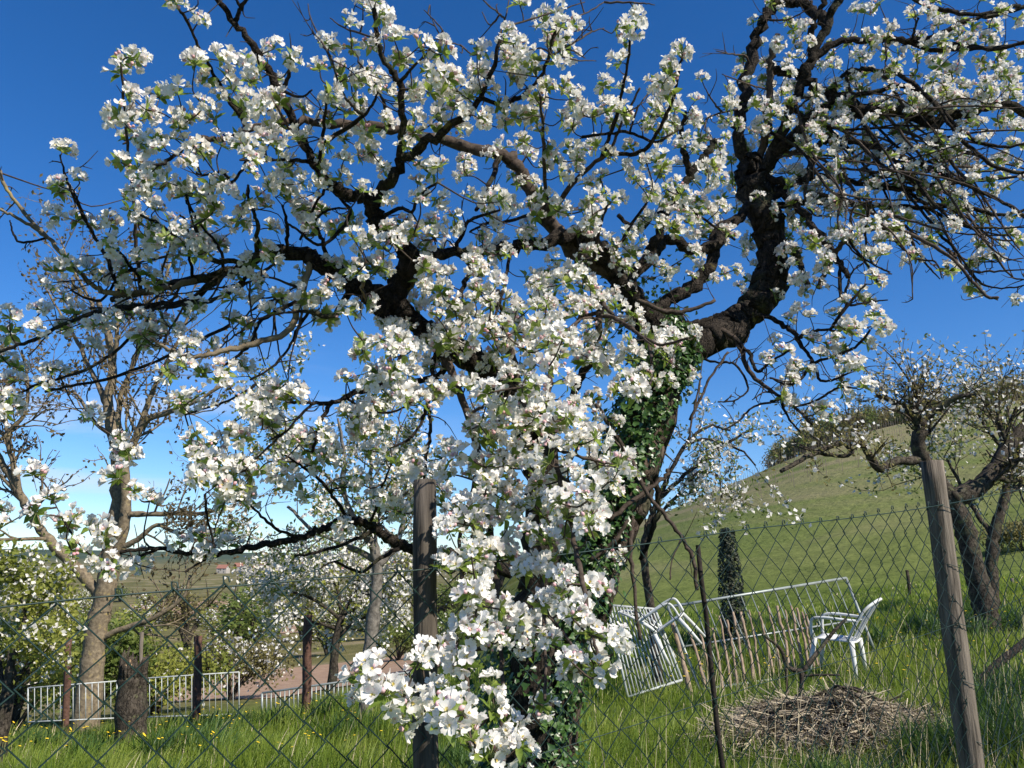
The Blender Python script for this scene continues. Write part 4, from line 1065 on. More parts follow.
def quads(C, N, L, W, r, ml=0):
    """pointed oval leaves at points C; N normals (None: random)"""
    n = len(C)
    if N is None: N = r.normal(0, 1, (n, 3))
    N = N / np.linalg.norm(N, axis=1)[:, None]
    T = np.cross(N, r.normal(0, 1, (n, 3))); T /= np.linalg.norm(T, axis=1)[:, None]
    B = np.cross(N, T)
    L = np.broadcast_to(np.asarray(L, float), (n,))[:, None]; W = np.broadcast_to(np.asarray(W, float), (n,))[:, None]
    V = np.stack([C - T * L * .5, C + B * W * .5 + N * W * .15, C + T * L * .5, C - B * W * .5 + N * W * .15], 1).reshape(-1, 3)
    return V, np.arange(n * 4).reshape(-1, 4)
def grow(m, p, d, L, r, lev, tips, g, up=0.15, spread=0.6, nseg=4, curl=0.18, kids=(2, 4)):
    pts = [p.copy()]; dd = d / np.linalg.norm(d)
    for k in range(nseg):
        dd = dd + g.normal(0, curl, 3) + np.array([0, 0, up * 0.3]); dd /= np.linalg.norm(dd)
        p = p + dd * L / nseg; pts.append(p.copy())
    m.tube(pts, list(np.linspace(r, r * 0.55, len(pts))), 5 if r > .012 else 3, 0, False)
    if lev == 0:
        tips.extend(pts[1:]); return
    if lev == 1: tips.extend(pts[2:])
    for k in range(int(g.integers(kids[0], kids[1] + 1))):
        q = pts[int(g.integers(1, len(pts)))]
        e = dd + g.normal(0, spread, 3) + np.array([0, 0, up]); e /= np.linalg.norm(e)
        grow(m, q, e, L * (0.55 + 0.25 * g.random()), r * 0.55, lev - 1, tips, g, up, spread, nseg, curl, kids)
def limb_tree(name, limbs, Y, mat, label, cat, seed, lev=2, L=1.0, nspawn=4, leafm=None, nleaf=6, lsz=(.07, .04), blossom=0.0, bsz=.05, group=None, up=.2, spread=.6, scat=.08, from_limb=1, twr=.45, rmin=.005, tipdrop=0.0, kids=(2, 4)):
    """limbs: list of (pixel polyline, r0 px, r1 px); the first is the trunk, whose first point is put on the ground"""
    g = np.random.default_rng(seed)
    root = None; tips = []; seen = []
    s = mpp(560, Y); tr = None
    for li, (pl, r0, r1) in enumerate(limbs):
        P = [np.array(tuple(at(p[0], p[1], p[2] if len(p) > 2 else Y))) for p in pl]
        if li == 0:
            P[0][2] = min(P[0][2], gz(P[0][0], P[0][1]) - 0.05)
            base = Vector((P[0][0], P[0][1], gz(P[0][0], P[0][1])))
            root = empty(name, base); tag(root, label, cat, group); bo = np.array(tuple(base))
        else:                                # limbs leave the plane of the picture
            q0 = pl[0]; k = min(seen, key=lambda e: (e[0] - q0[0]) ** 2 + (e[1] - q0[1]) ** 2)
            off = k[2] - P[0]; ph = g.normal(0, 0.35)
            old0 = P[0].copy(); P[0] = k[2].copy()
            for i in range(1, len(P)): P[i][1] += off[1] + ph * np.linalg.norm(P[i] - old0) * 0.6
        C = catmull(P, 5); n = len(C)
        C = [c + g.normal(0, 0.006, 3) if 0 < i < n - 1 else c for i, c in enumerate(C)]
        seen += [(*project(c), np.array(c)) for c in C]
        rad = [(r0 + (r1 - r0) * i / (n - 1)) * s * (1 + 0.07 * g.normal()) for i in range(n)]
        m = MB(); m.tube([c - bo for c in C], rad, 9 if li == 0 else 7, 0, True, 0.1, g)
        o = m.build('trunk' if li == 0 else 'limb', mat, root)
        if li >= from_limb or len(limbs) == 1:
            for k in range(nspawn):
                f = 0.25 + 0.75 * (k + g.random()) / nspawn; i = min(n - 2, int(f * (n - 1)))
                d = (C[i + 1] - C[i]); d /= np.linalg.norm(d); d = d * 0.6 + g.normal(0, 0.6, 3) + np.array([0, 0, up])
                tm = locals().get('_tm')
                twigs_l.append((C[i], d, rad[i]))
    tm = MB()
    for (p, d, r) in twigs_l:
        grow(tm, p - bo, d, L * (0.6 + 0.7 * g.random()), max(rmin, r * twr), lev, tips, g, up, spread, kids=kids)
    twigs_l.clear()
    tag(tm.build('twigs', mat, root), kind='stuff')
    T = np.array(tips)
    if leafm is not None and nleaf:
        C = np.repeat(T, nleaf, axis=0) + g.normal(0, scat, (len(T) * nleaf, 3)); C[:, 2] -= tipdrop * g.random(len(C))
        V, Fq = quads(C, None, lsz[0] * (0.6 + 0.8 * g.random(len(C))), lsz[1] * (0.7 + 0.6 * g.random(len(C))), g)
        mi = np.zeros(len(Fq), int)
        if blossom:
            k = int(len(T) * blossom); B = T[g.integers(len(T), size=k)] + g.normal(0, scat * .9, (k, 3))
            nn = B * 0 + np.array(tuple(SUN_DIR)) * 0.5 + g.normal(0, 0.7, (k, 3))
            V2, F2 = quads(B, nn, bsz * (0.7 + 0.6 * g.random(k)), bsz * (0.7 + 0.5 * g.random(k)), g)
            Fq = np.concatenate([Fq, F2 + len(V)]); V = np.concatenate([V, V2]); mi = np.concatenate([mi, np.ones(len(F2), int)])
        tag(np_mesh('crown', V, Fq, [leafm, M_BLOSSOMFAR], mi, root), kind='stuff')
    return root
twigs_l = []

# ------------------------------------------------------------------ trees of the garden
limb_tree('spring_tree', [
    ([(86, 730), (92, 670), (98, 625), (107, 585), (114, 540), (119, 490), (117, 450), (111, 425), (108, 400), (113, 370), (108, 335), (98, 300)], 12.00, 2.62),
    ([(112, 560), (124, 535), (131, 500), (133, 465), (145, 440), (156, 425), (176, 418), (205, 408), (235, 392)], 6.40, 1.65),
    ([(134, 455), (128, 430), (130, 400), (140, 375), (152, 345), (165, 310), (180, 270)], 3.20, 1.12),
    ([(145, 440), (156, 410), (172, 375), (190, 340), (205, 300)], 3.20, 1.12),
    ([(103, 600), (80, 570), (52, 540), (36, 515), (24, 490), (10, 465), (-6, 435), (-20, 400)], 6.00, 2.25),
    ([(25, 490), (22, 460), (22, 438), (38, 420), (46, 395), (44, 360)], 3.20, 1.12), ([(22, 440), (8, 430), (-10, 425)], 2.40, 1.12), ([(22, 440), (12, 405), (0, 375)], 2.08, 0.90),
    ([(108, 410), (95, 385), (80, 360), (62, 330), (40, 300), (20, 270)], 3.20, 1.05), ([(113, 372), (122, 340), (128, 300), (126, 265)], 2.80, 0.90), ([(109, 440), (95, 420), (84, 398), (60, 392)], 2.40, 0.90),
    ([(108, 338), (90, 300), (70, 265), (60, 240)], 2.08, 0.75), ([(24, 490), (0, 470), (-40, 440)], 2.40, 1.05),
    ([(128, 518), (150, 514), (185, 514), (212, 512), (226, 500)], 3.20, 1.35), ([(120, 552), (140, 540), (160, 526), (178, 532), (205, 536), (240, 530)], 3.20, 1.20),
    ([(92, 645), (115, 632), (145, 622), (170, 610), (188, 596), (195, 575)], 3.60, 1.12)],
    14.0, M_PALEBARK, 'tall pale-barked tree with brown young leaves at the far left', 'tree', 31, lev=2, L=.85, nspawn=8, twr=.42, rmin=.011, leafm=M_LEAFBROWN, nleaf=1, lsz=(.09, .05), up=.22, spread=.55, scat=.03, tipdrop=.06)
limb_tree('apple_tree', [
    ([(366, 705), (367, 670), (371, 625), (376, 588), (377, 562), (372, 540)], 7, 5),
    ([(376, 566), (395, 545), (405, 515), (412, 480)], 4, 1.6), ([(373, 545), (355, 520), (340, 490), (318, 468)], 4, 1.6), ([(374, 550), (368, 505), (360, 460), (366, 430)], 4, 1.4),
    ([(375, 560), (345, 545), (310, 530), (282, 505)], 3.5, 1.4), ([(340, 490), (345, 455), (340, 420)], 2.6, 1.2), ([(318, 468), (290, 455), (272, 435)], 2.4, 1.2)],
    9.0, M_GREYBARK, 'slim grey-trunked blossoming tree behind the left fence post', 'tree', 33, lev=2, L=.62, nspawn=4, leafm=M_LEAFFAR, nleaf=5, lsz=(.06, .03), blossom=4.0, bsz=.05, scat=.06)
limb_tree('apple_tree', [
    ([(330, 705), (333, 670), (336, 640), (342, 615)], 5, 3.6),
    ([(341, 620), (318, 600), (298, 592)], 2, 1), ([(342, 615), (352, 600), (375, 586)], 2.4, 1), ([(341, 618), (338, 595), (330, 580)], 2, 1), ([(342, 615), (375, 600), (398, 590)], 2, 1), ([(336, 640), (355, 622), (378, 612)], 1.8, 1), ([(338, 630), (312, 622), (288, 615)], 1.8, .9)],
    15.0, M_DARKBARK, 'small round white-blossoming tree behind the rusty posts', 'tree', 35, lev=2, L=.75, nspawn=4, leafm=M_LEAFYEL, nleaf=3, lsz=(.08, .05), blossom=6.0, bsz=.07, scat=.1)
limb_tree('fruit_bush', [
    ([(-2, 760), (4, 715), (10, 680), (12, 650)], 8, 4), ([(10, 690), (28, 660), (40, 630)], 3, 1.2), ([(6, 700), (-10, 660), (-20, 620)], 3, 1.2), ([(12, 655), (20, 620), (15, 590)], 3, 1)],
    7.5, M_DARKBARK, 'leafy pale green bush with white flowers at the left edge', 'bush', 37, lev=2, L=.38, nspawn=4, leafm=M_LEAFYEL, nleaf=6, lsz=(.055, .035), blossom=1.6, bsz=.045, scat=.05)
limb_tree('apple_tree', [
    ([(657, 640), (650, 600), (645, 570), (644, 545), (652, 515)], 5, 3.2),
    ([(648, 530), (662, 490), (682, 450), (705, 428), (728, 432)], 3, 1), ([(660, 495), (690, 470), (725, 445), (748, 432)], 2.4, .9), ([(648, 525), (672, 500), (690, 478), (700, 470)], 2, .9), ([(682, 450), (700, 440), (735, 452), (750, 468)], 1.8, .8),
    ([(700, 470), (712, 478), (716, 500)], 1.5, .7), ([(652, 515), (640, 480), (630, 460)], 2, .8)],
    8.5, M_DARKBARK, 'spreading white-blossoming tree behind the ivy-covered trunk', 'tree', 39, lev=1, L=.4, nspawn=6, leafm=M_LEAFFAR, nleaf=2, lsz=(.05, .028), blossom=2.2, bsz=.05, scat=.04, up=.0)
# right: pollarded tree behind the round post, and its neighbour
limb_tree('apple_tree', [
    ([(988, 632), (984, 605), (976, 575), (968, 540), (957, 510), (940, 485), (927, 466)], 13, 7),
    ([(926, 468), (917, 450), (916, 432), (915, 420)], 7.5, 6),
    ([(921, 463), (905, 462), (885, 464), (866, 473), (852, 458), (842, 450), (825, 450), (800, 458), (775, 470), (752, 482)], 5, 2),
    ([(916, 425), (905, 412), (890, 402), (875, 396)], 5, 2), ([(916, 425), (930, 412), (945, 402), (960, 400)], 4.5, 2), ([(915, 420), (912, 400), (905, 385)], 4, 1.5), ([(846, 452), (830, 462), (805, 462), (780, 455)], 2.6, 1.2),
    ([(950, 500), (972, 492), (994, 474), (1008, 450), (1024, 430), (1050, 400)], 11, 5), ([(994, 474), (1010, 480), (1030, 478)], 4, 2), ([(1010, 448), (1000, 425), (995, 405)], 3.5, 1.4)],
    9.5, M_DARKBARK, 'gnarled pollarded tree with few blossoms behind the round fence post', 'tree', 41, lev=1, L=.55, nspawn=8, leafm=M_LEAFOLIVE, nleaf=2, lsz=(.05, .028), blossom=.55, bsz=.06, scat=.05, up=.3, tipdrop=.06, twr=.26, kids=(3, 5))
limb_tree('apple_tree', [
    ([(994, 618), (992, 590), (991, 560), (994, 530), (1003, 505)], 7, 4.5),
    ([(1003, 505), (1012, 492), (1030, 484), (1060, 470)], 4, 2), ([(994, 535), (980, 510), (970, 480), (962, 455)], 3, 1.2), ([(1000, 512), (1005, 470), (1015, 430), (1022, 390)], 3.5, 1.4), ([(975, 495), (945, 470), (930, 455)], 2.4, 1), ([(1008, 460), (985, 430), (975, 410)], 2.4, 1)],
    11.0, M_DARKBARK, 'thin dark tree with white blossom at the right edge behind the pollard', 'tree', 43, lev=1, L=.8, nspawn=7, leafm=M_LEAFFAR, nleaf=3, lsz=(.06, .035), blossom=2.0, bsz=.06, scat=.08, kids=(3, 5))

# broken stump and its stake
g = np.random.default_rng(5)
P0 = on_ground(131, 752); Ys = P0.y
st = empty('tree_stump', P0); tag(st, 'broken-off tree stump with a splintered top in the tall grass', 'stump')
m = MB()
C = [np.array(tuple(at(x, y, Ys))) for x, y in ((132, 775), (131, 745), (131, 715), (132, 685), (133, 672))]
C = catmull(C, 4); s = mpp(700, Ys)
m.tube([c - np.array(tuple(P0)) for c in C], [s * (15.5 - 2.0 * i / len(C)) * (1 + .04 * g.normal()) for i in range(len(C))], 14, 0, True, .09, g)
m.build('trunk', M_DARKBARK, st)
m = MB(); m2 = MB()
for k in range(26):
    ang = k * 6.283 / 26; rr = s * 11.6 * (1 + .05 * g.normal()); tall = max(0, math.cos(ang - 2.9)) ** 3
    h = s * (5 + 9 * g.random() + 13 * tall + 5 * max(0, math.cos(ang)) ** 4)
    o_ = np.array([math.cos(ang), math.sin(ang), 0]); bb = C[-1] - np.array(tuple(P0)) + o_ * rr + np.array([0, 0, -.10])
    m.tube([bb, bb + o_ * g.normal(0, .006) + np.array([0, 0, h * .6 + .10]), bb + o_ * g.normal(0, .01) + np.array([g.normal(0, .01), 0, h + .10])], [s * 1.6, s * 2.2, s * .6], 5, 0, True, .25, g)
    if k % 2:
        bb = bb - o_ * s * 3.2
        m2.tube([bb, bb + np.array([g.normal(0, .01), g.normal(0, .01), h * .8 + .02])], [s * 3.4, s * .7], 5, 0, True, .25, g)
m.build('bark_rim', M_DARKBARK, st); m = m2
m.build('splinters', M_CUT, st)
tube_thing('wooden_stake', [(139, 735), (142, 632)], Ys + 0.35, 2.0, 1.9, M_POST, 'thin pale stake standing just behind the broken stump', 'stake')
# posts of the old fence line
for (pb, pt_, w, lab) in (((66, 715), (69, 636), 3.6, 'leftmost dark wooden post, before the big pale-barked trunk'), ((197, 716), (198, 636), 4.3, 'rusty brown post before the white railing, right of the stump'), ((306, 713), (308, 615), 4.6, 'rusty brown post standing left of the grey tree trunk')):
    tube_thing('rusty_post', [pb, pt_], 10.5, w, w * .95, M_RUST, lab, 'post', 'old posts along the far side of the meadow', sides=4, rough=.03)

# white railings -------------------------------------------------------------
def panel(name, TL, TR, BR, BL, n, r, mat, label, cat, group=None, frame_r=None, mid=0, jit=0.0, framemat=None, bars='bar'):
    P = [np.array(tuple(p)) for p in (TL, TR, BR, BL)]; o0 = P[3].copy(); P = [p - o0 for p in P]
    root = empty(name, o0); tag(root, label, cat, group)
    m = MB(); fr = frame_r or r * 1.6
    m.tube([P[0], P[1]], fr, 6); m.tube([P[3], P[2]], fr, 6); m.tube([P[0], P[3]], fr, 6); m.tube([P[1], P[2]], fr, 6)
    for k in range(mid):
        f = (k + 1) / (mid + 1); m.tube([P[0] + (P[3] - P[0]) * f, P[1] + (P[2] - P[1]) * f], fr * .7, 5)
    m.build('frame', framemat or mat, root)
    b = MB() 
    for k in range(1, n):
        f = k / n + (g.normal(0, jit) if jit else 0)
        m1 = MB(); m1.tube([P[0] + (P[1] - P[0]) * f, P[3] + (P[2] - P[3]) * (f + (g.normal(0, jit) if jit else 0))], r, 5)
        m1.build('bar', mat, root)
    return root
wg = 'white railing panels at the far side of the meadow'
panel('white_railing', at(28, 688, 12.5), at(117, 681, 12.8), at(117, 718, 12.8), at(28, 722, 12.5), 14, .0065, M_WHITEMETAL, 'low white railing panel left of the stump', 'railing', wg)
panel('white_railing', at(119, 680, 12.8), at(239, 672, 13.1), at(239, 714, 13.1), at(119, 718, 12.8), 20, .0065, M_WHITEMETAL, 'low white railing panel between the stump and the brown field', 'railing', wg)
panel('picket_railing', at(262, 693, 13.2), at(412, 672, 13.6), at(412, 706, 13.6), at(262, 718, 13.2), 34, .011, M_GREYMETAL, 'grey railing of closely set bars behind the two slender trunks', 'railing')
panel('picket_railing', at(500, 664, 11.5), at(600, 652, 11.5), at(600, 690, 11.5), at(500, 694, 11.5), 24, .011, M_GREYMETAL, 'grey railing of closely set bars seen under the hanging blossom', 'railing')
# leaning panel, railing and chairs on the right -------------------------------
YB = on_ground(640, 700).y
panel('white_barrier', at(607, 605, YB + .25), at(655, 609, YB + .42), at(682, 680, YB + .12), at(628, 697, YB - .05), 15, .0075, M_WHITEMETAL, 'white barrier of thin bars leaning askew beside the tipped chair', 'barrier', None, .012, 0, .004)
YC = on_ground(845, 674).y
panel('metal_railing', at(668, 607, YC + .2), at(846, 578, YC + 1.2), at(880, 664, YC + .75), at(700, 690, YC - .35), 16, .0055, M_GREYMETAL, 'long leaning railing with a grey top rail behind the wooden stakes', 'railing', None, .016, 1, .004, M_GREYMETAL)

def make_chair(name, label):
    root = empty(name); tag(root, label, 'chair', 'white plastic garden chairs')
    # faces -X; seat 0.43 m high
    m = MB(); V = []; n = 8
    for i in range(n + 1):
        for j in range(n + 1):
            u = i / n * 2 - 1; v = j / n * 2 - 1
            V.append((u * .22, v * .23 * (1 - .08 * max(0, u)), .43 - .022 * (1 - v * v) * (1 - u * u * .5) - (.03 * max(0, -u - .6) ** 1.5 if u < -.6 else 0)))
    N1 = len(V); V += [(x, y, z - .014) for x, y, z in V]
    Fs = []
    for i in range(n):
        for j in range(n):
            a = i * (n + 1) + j; q = (a, a + n + 1, a + n + 2, a + 1); Fs.append(q); Fs.append(tuple(k + N1 for k in reversed(q)))
    rim = [j for j in range(n + 1)] + [i * (n + 1) + n for i in range(1, n + 1)] + [n * (n + 1) + j for j in range(n - 1, -1, -1)] + [i * (n + 1) for i in range(n - 1, 0, -1)]
    for a, b in zip(rim, rim[1:] + rim[:1]): Fs.append((a, b, b + N1, a + N1))
    m.add(V, Fs); m.build('seat', M_WHITEPLASTIC, root)
    def back(y, h):                          # the leaning, cupped surface of the backrest
        return (.21 + .17 * h + .05 * h * h - .06 * (y / .24) ** 2, y, .43 + .43 * h)
    m = MB()
    m.tube(catmull([back(-.23, -.02), back(-.235, .4), back(-.22, .8), back(-.12, 1.02), back(0, 1.08), back(.12, 1.02), back(.22, .8), back(.235, .4), back(.23, -.02)], 5), .017, 7)
    for y in (-.15, -.075, 0, .075, .15):
        top = 1.04 - 1.4 * y * y * 2
        P = [back(y, h) for h in np.linspace(0.02, top, 7)]
        V = []
        for p in P: V += [(p[0] - .004, p[1] - .024, p[2]), (p[0] - .004, p[1] + .024, p[2]), (p[0] + .006, p[1] + .024, p[2]), (p[0] + .006, p[1] - .024, p[2])]
        Fs = []
        for i in range(6):
            for k in range(4): Fs.append((i * 4 + k, i * 4 + (k + 1) % 4, i * 4 + 4 + (k + 1) % 4, i * 4 + 4 + k))
        m.add(V, Fs)
    m.build('backrest', M_WHITEPLASTIC, root)
    for sy in (-1, 1):
        m = MB(); m.tube(catmull([back(sy * .235, .52), (.12, sy * .27, .655), (-.08, sy * .275, .655), (-.2, sy * .27, .63), (-.225, sy * .262, .55), (-.215, sy * .25, .42)], 5), [.017] * 26, 7); m.build('armrest', M_WHITEPLASTIC, root)
        for sx in (-1, 1):
            m = MB(); m.tube([(sx * .19, sy * .22, .42), (sx * .225, sy * .245, .2), (sx * .25, sy * .27, 0)], [.03, .024, .018], 6); m.build('leg', M_WHITEPLASTIC, root)
    return root
ch = make_chair('garden_chair', 'white plastic garden chair standing upright behind the straw heap')
p = on_ground(838, 677); ch.location = p; ch.rotation_euler = (R(2), R(5), R(-34)); ch.scale = (.88,) * 3
def copy_tree(o, parent=None):
    c = o.copy(); COL.objects.link(c); c.parent = parent
    for k in list(o.children): copy_tree(k, c)
    return c
ch2 = copy_tree(ch); ch2['label'] = 'white plastic garden chair tipped over against the leaning barrier'
ch2.location = at(688, 651, YB + .12); ch2.rotation_euler = (R(-6), R(34), R(158)); ch2.scale = (.72,) * 3

# wooden stakes leaning on the railing -------------------------------------------
words = 'first second third fourth fifth sixth seventh eighth ninth tenth eleventh twelfth thirteenth fourteenth fifteenth sixteenth seventeenth eighteenth'.split()
stk = [(672, 622, 690, 693, 3.2), (687, 625, 705, 686, 2.0), (700, 634, 713, 690, 1.8), (712, 628, 722, 686, 1.6), (719, 616, 730, 684, 1.6), (727, 620, 738, 690, 2.0), (733, 612, 746, 690, 2.2), (741, 612, 753, 676, 2.2), (749, 610, 761, 684, 1.6), (759, 612, 775, 682, 2.0), (768, 606, 782, 680, 1.6), (777, 606, 791, 676, 2.4), (785, 610, 797, 680, 1.6), (791, 606, 804, 676, 2.2), (797, 608, 811, 680, 2.0), (802, 612, 816, 678, 1.8), (806, 614, 821, 682, 1.8)]
for k, (x0, y0, x1, y1, w) in enumerate(stk):
    Yb = YC - .35 + 1.1 * (x1 - 690) / 180
    tube_thing('wooden_stake', [(x1, y1, Yb - .12), ((x0 + x1) / 2 + 1, (y0 + y1) / 2, Yb + .02), (x0, y0, Yb + .16)], YC, w * .8, w * .62, M_STAKE,
               words[k] + ' weathered wooden stake from the left leaning on the long railing', 'stake', 'wooden stakes leaning on the railing', sides=5, rough=.15)
# ivy-covered post
p0 = on_ground(735, 648); iv2 = empty('ivy_covered_post', p0); tag(iv2, 'dark post wrapped in small grey-green ivy below the hillside', 'post')
b0 = np.array(tuple(p0)); m = MB(); tp = np.array(tuple(at(727, 532, p0.y))) - b0
m.tube([(0, 0, -.1), tp * .5, tp], [.05, .045, .03], 8); m.build('post', M_DARKBARK, iv2)
n = 2600; f = g.random(n); rad = (0.135 - .05 * f + .04 * np.sin(f * 3.1)) * (.7 + .4 * g.random(n)); a = g.random(n) * 6.28
C = tp[None] * (f * 1.02)[:, None] + np.stack([np.cos(a) * rad, np.sin(a) * rad, g.normal(0, .02, n)], 1)
V, Fq = quads(C, np.stack([np.cos(a), np.sin(a), .5 + 0 * a], 1) + g.normal(0, .4, (n, 3)), .045, .035, g)
M_IVYGREY = leafy('grey_green_ivy', (0.03, 0.04, 0.022), (0.09, 0.10, 0.06), .15, 14, .5)
np_mesh('ivy', V, Fq, M_IVYGREY, None, iv2)
# dead Y-shaped branch stuck in the ground
p0 = on_ground(801, 712); Yd = p0.y; db = empty('dead_branch', p0); tag(db, 'dark forked dead branch stuck upright in the ground by the straw heap', 'branch')
def dparts(pl, r0, r1):
    m = MB(); C = catmull([np.array(tuple(at(x, y, Yd + dy))) - np.array(tuple(p0)) for x, y, dy in pl], 5); s = mpp(680, Yd)
    m.tube(C, list(np.linspace(r0, r1, len(C)) * s), 7, 0, True, .12, g); m.build('branch', M_DARKBARK, db)
dparts([(801, 725, 0), (801, 700, 0), (802, 670, 0)], 2.8, 2.4); dparts([(802, 671, 0), (788, 667, -.02), (781, 650, -.05), (770, 640, -.1), (762, 634, -.1)], 2.4, 1.2)
dparts([(803, 671, 0), (815, 655, .03), (825, 643, .08), (835, 630, .1), (846, 619, .14)], 2.3, 1.5); dparts([(803, 676, 0), (820, 675, -.05), (840, 675, -.1)], 1.3, 1.0); dparts([(786, 667, -.02), (787, 690, -.04), (786, 712, -.05)], 1.5, 1.2)
dparts([(803, 698, 0), (818, 706, -.1), (835, 716, -.2)], 2.2, 1.4)
# leaning pole on the right
pb = on_ground(938, 722)
tube_thing('leaning_pole', [(936, 722, pb.y), (985, 676, pb.y + .5), (1060, 612, pb.y + 1.2)], pb.y + .4, 4.5, 4.2, M_BARK, 'dark slanting pole behind the round fence post', 'pole', to_ground=False)
tube_thing('wooden_post', [(914, 622), (907, 570)], 14, 1.8, 1.6, M_DARKBARK, 'thin dark post at the foot of the hillside left of the round post', 'post', 'small posts below the hillside', sides=5)
tube_thing('wooden_post', [(944, 612), (936, 570)], 12.5, 2.0, 1.7, M_STAKE, 'thin pale post almost hidden by the round fence post', 'post', 'small posts below the hillside', sides=5)
tube_thing('wooden_post', [(1016, 612), (1012, 578)], 14, 1.8, 1.6, M_POST, 'thin grey post at the right edge below the hillside', 'post', 'small posts below the hillside', sides=5)

# straw heap ---------------------------------------------------------------------
pc = on_ground(860, 748); hp = empty('straw_heap', (pc.x, pc.y + .45, gz(pc.x, pc.y + .45))); tag(hp, 'heap of old brown straw and garden cuttings on the grass', 'heap')
hb = np.array(tuple(hp.location)); HA, HB_, HH = .86, .5, .20
def heap_h(x, y):
    an = np.arctan2(y, x); d = np.sqrt((x / HA) ** 2 + (y / HB_) ** 2) * (1 + .12 * np.sin(3 * an + 1) + .08 * np.sin(7 * an))
    d = np.sqrt(d * d * .75 + ((x + .22) ** 2 + (y - .1) ** 2) * .5)
    return HH * np.clip(1 - d ** 1.7, 0, 1) * (1 + .45 * np.sin(6 * x + 1) * np.cos(7 * y + 1)) + .0
X, Yv = np.meshgrid(np.linspace(-.95, .95, 50), np.linspace(-.62, .62, 40))
Zv = heap_h(X, Yv) + ground(X + hb[0], Yv + hb[1]) - hb[2] - .03 + g.normal(0, .008, X.shape)
V = np.stack([X, Yv, Zv], -1).reshape(-1, 3); i, j = np.meshgrid(np.arange(39), np.arange(49), indexing='ij'); a = i * 50 + j
np_mesh('mound', V, np.stack([a, a + 1, a + 51, a + 50], -1).reshape(-1, 4), bark('heap_soil', (0.05, .034, .022), (.16, .11, .07), None, 40), None, hp, True)
def straws(n, cx, cy, zf, Lr, wr, ang, r, lift=.25):
    """thin bent strips; returns V, F"""
    a = ang + r.normal(0, .7, n); e = r.normal(0, lift, n); L = Lr[0] + (Lr[1] - Lr[0]) * r.random(n); w = wr[0] + (wr[1] - wr[0]) * r.random(n)
    d = np.stack([np.cos(a) * np.cos(e), np.sin(a) * np.cos(e), np.sin(e)], 1); s = np.stack([-np.sin(a), np.cos(a), r.normal(0, .5, n)], 1)
    C = np.stack([cx, cy, zf], 1); bend = np.stack([r.normal(0, .15, n), r.normal(0, .15, n), -.12 * np.ones(n)], 1)
    V = []
    for t in (-.5, 0, .5):
        c = C + d * (L * t)[:, None] + bend * (L * abs(t) * .8)[:, None]
        V += [c - s * w[:, None] * .5, c + s * w[:, None] * .5]
    V = np.stack(V, 1).reshape(-1, 3); b = np.arange(n)[:, None] * 6
    return V, np.concatenate([b + np.array([[0, 1, 3, 2]]), b + np.array([[2, 3, 5, 4]])]).astype(int)
n = 4600; u = np.sqrt(g.random(n)) * (1.0 + .45 * g.random(n) ** 3); a = g.random(n) * 6.28; cx = u * np.cos(a) * HA; cy = u * np.sin(a) * HB_
cz = heap_h(cx, cy) + ground(cx + hb[0], cy + hb[1]) - hb[2] + .02 * g.random(n)
V, Fq = straws(n, cx, cy, cz, (.08, .55), (.0025, .008), np.where(g.random(n) < .5, 0.3, -.5) + g.normal(0, .5, n), g, .3)
tag(np_mesh('straw', V, Fq, [M_STRAWDARK, M_DRYGRASS], (g.random(len(Fq)) < .3).astype(int), hp), kind='stuff')
m = MB()
for k in range(26):                        # prunings lying in the heap
    a = g.random() * 6.28; x, y = g.normal(0, .32), g.normal(0, .2); L = .25 + .5 * g.random()
    P = []
    for f in np.linspace(-.5, .5, 6):
        xx = x + math.cos(a) * L * f + g.normal(0, .02); yy = y + math.sin(a) * L * f * .7 + g.normal(0, .02)
        P.append((xx, yy, float(heap_h(np.array(xx), np.array(yy))) + gz(xx + hb[0], yy + hb[1]) - hb[2] + .02 + .05 * g.random()))
    m.tube(catmull(P, 3), list(np.linspace(.010, .004, 16)), 5, 0, True, .15, g)
tag(m.build('sticks', M_DARKBARK, hp), kind='stuff')
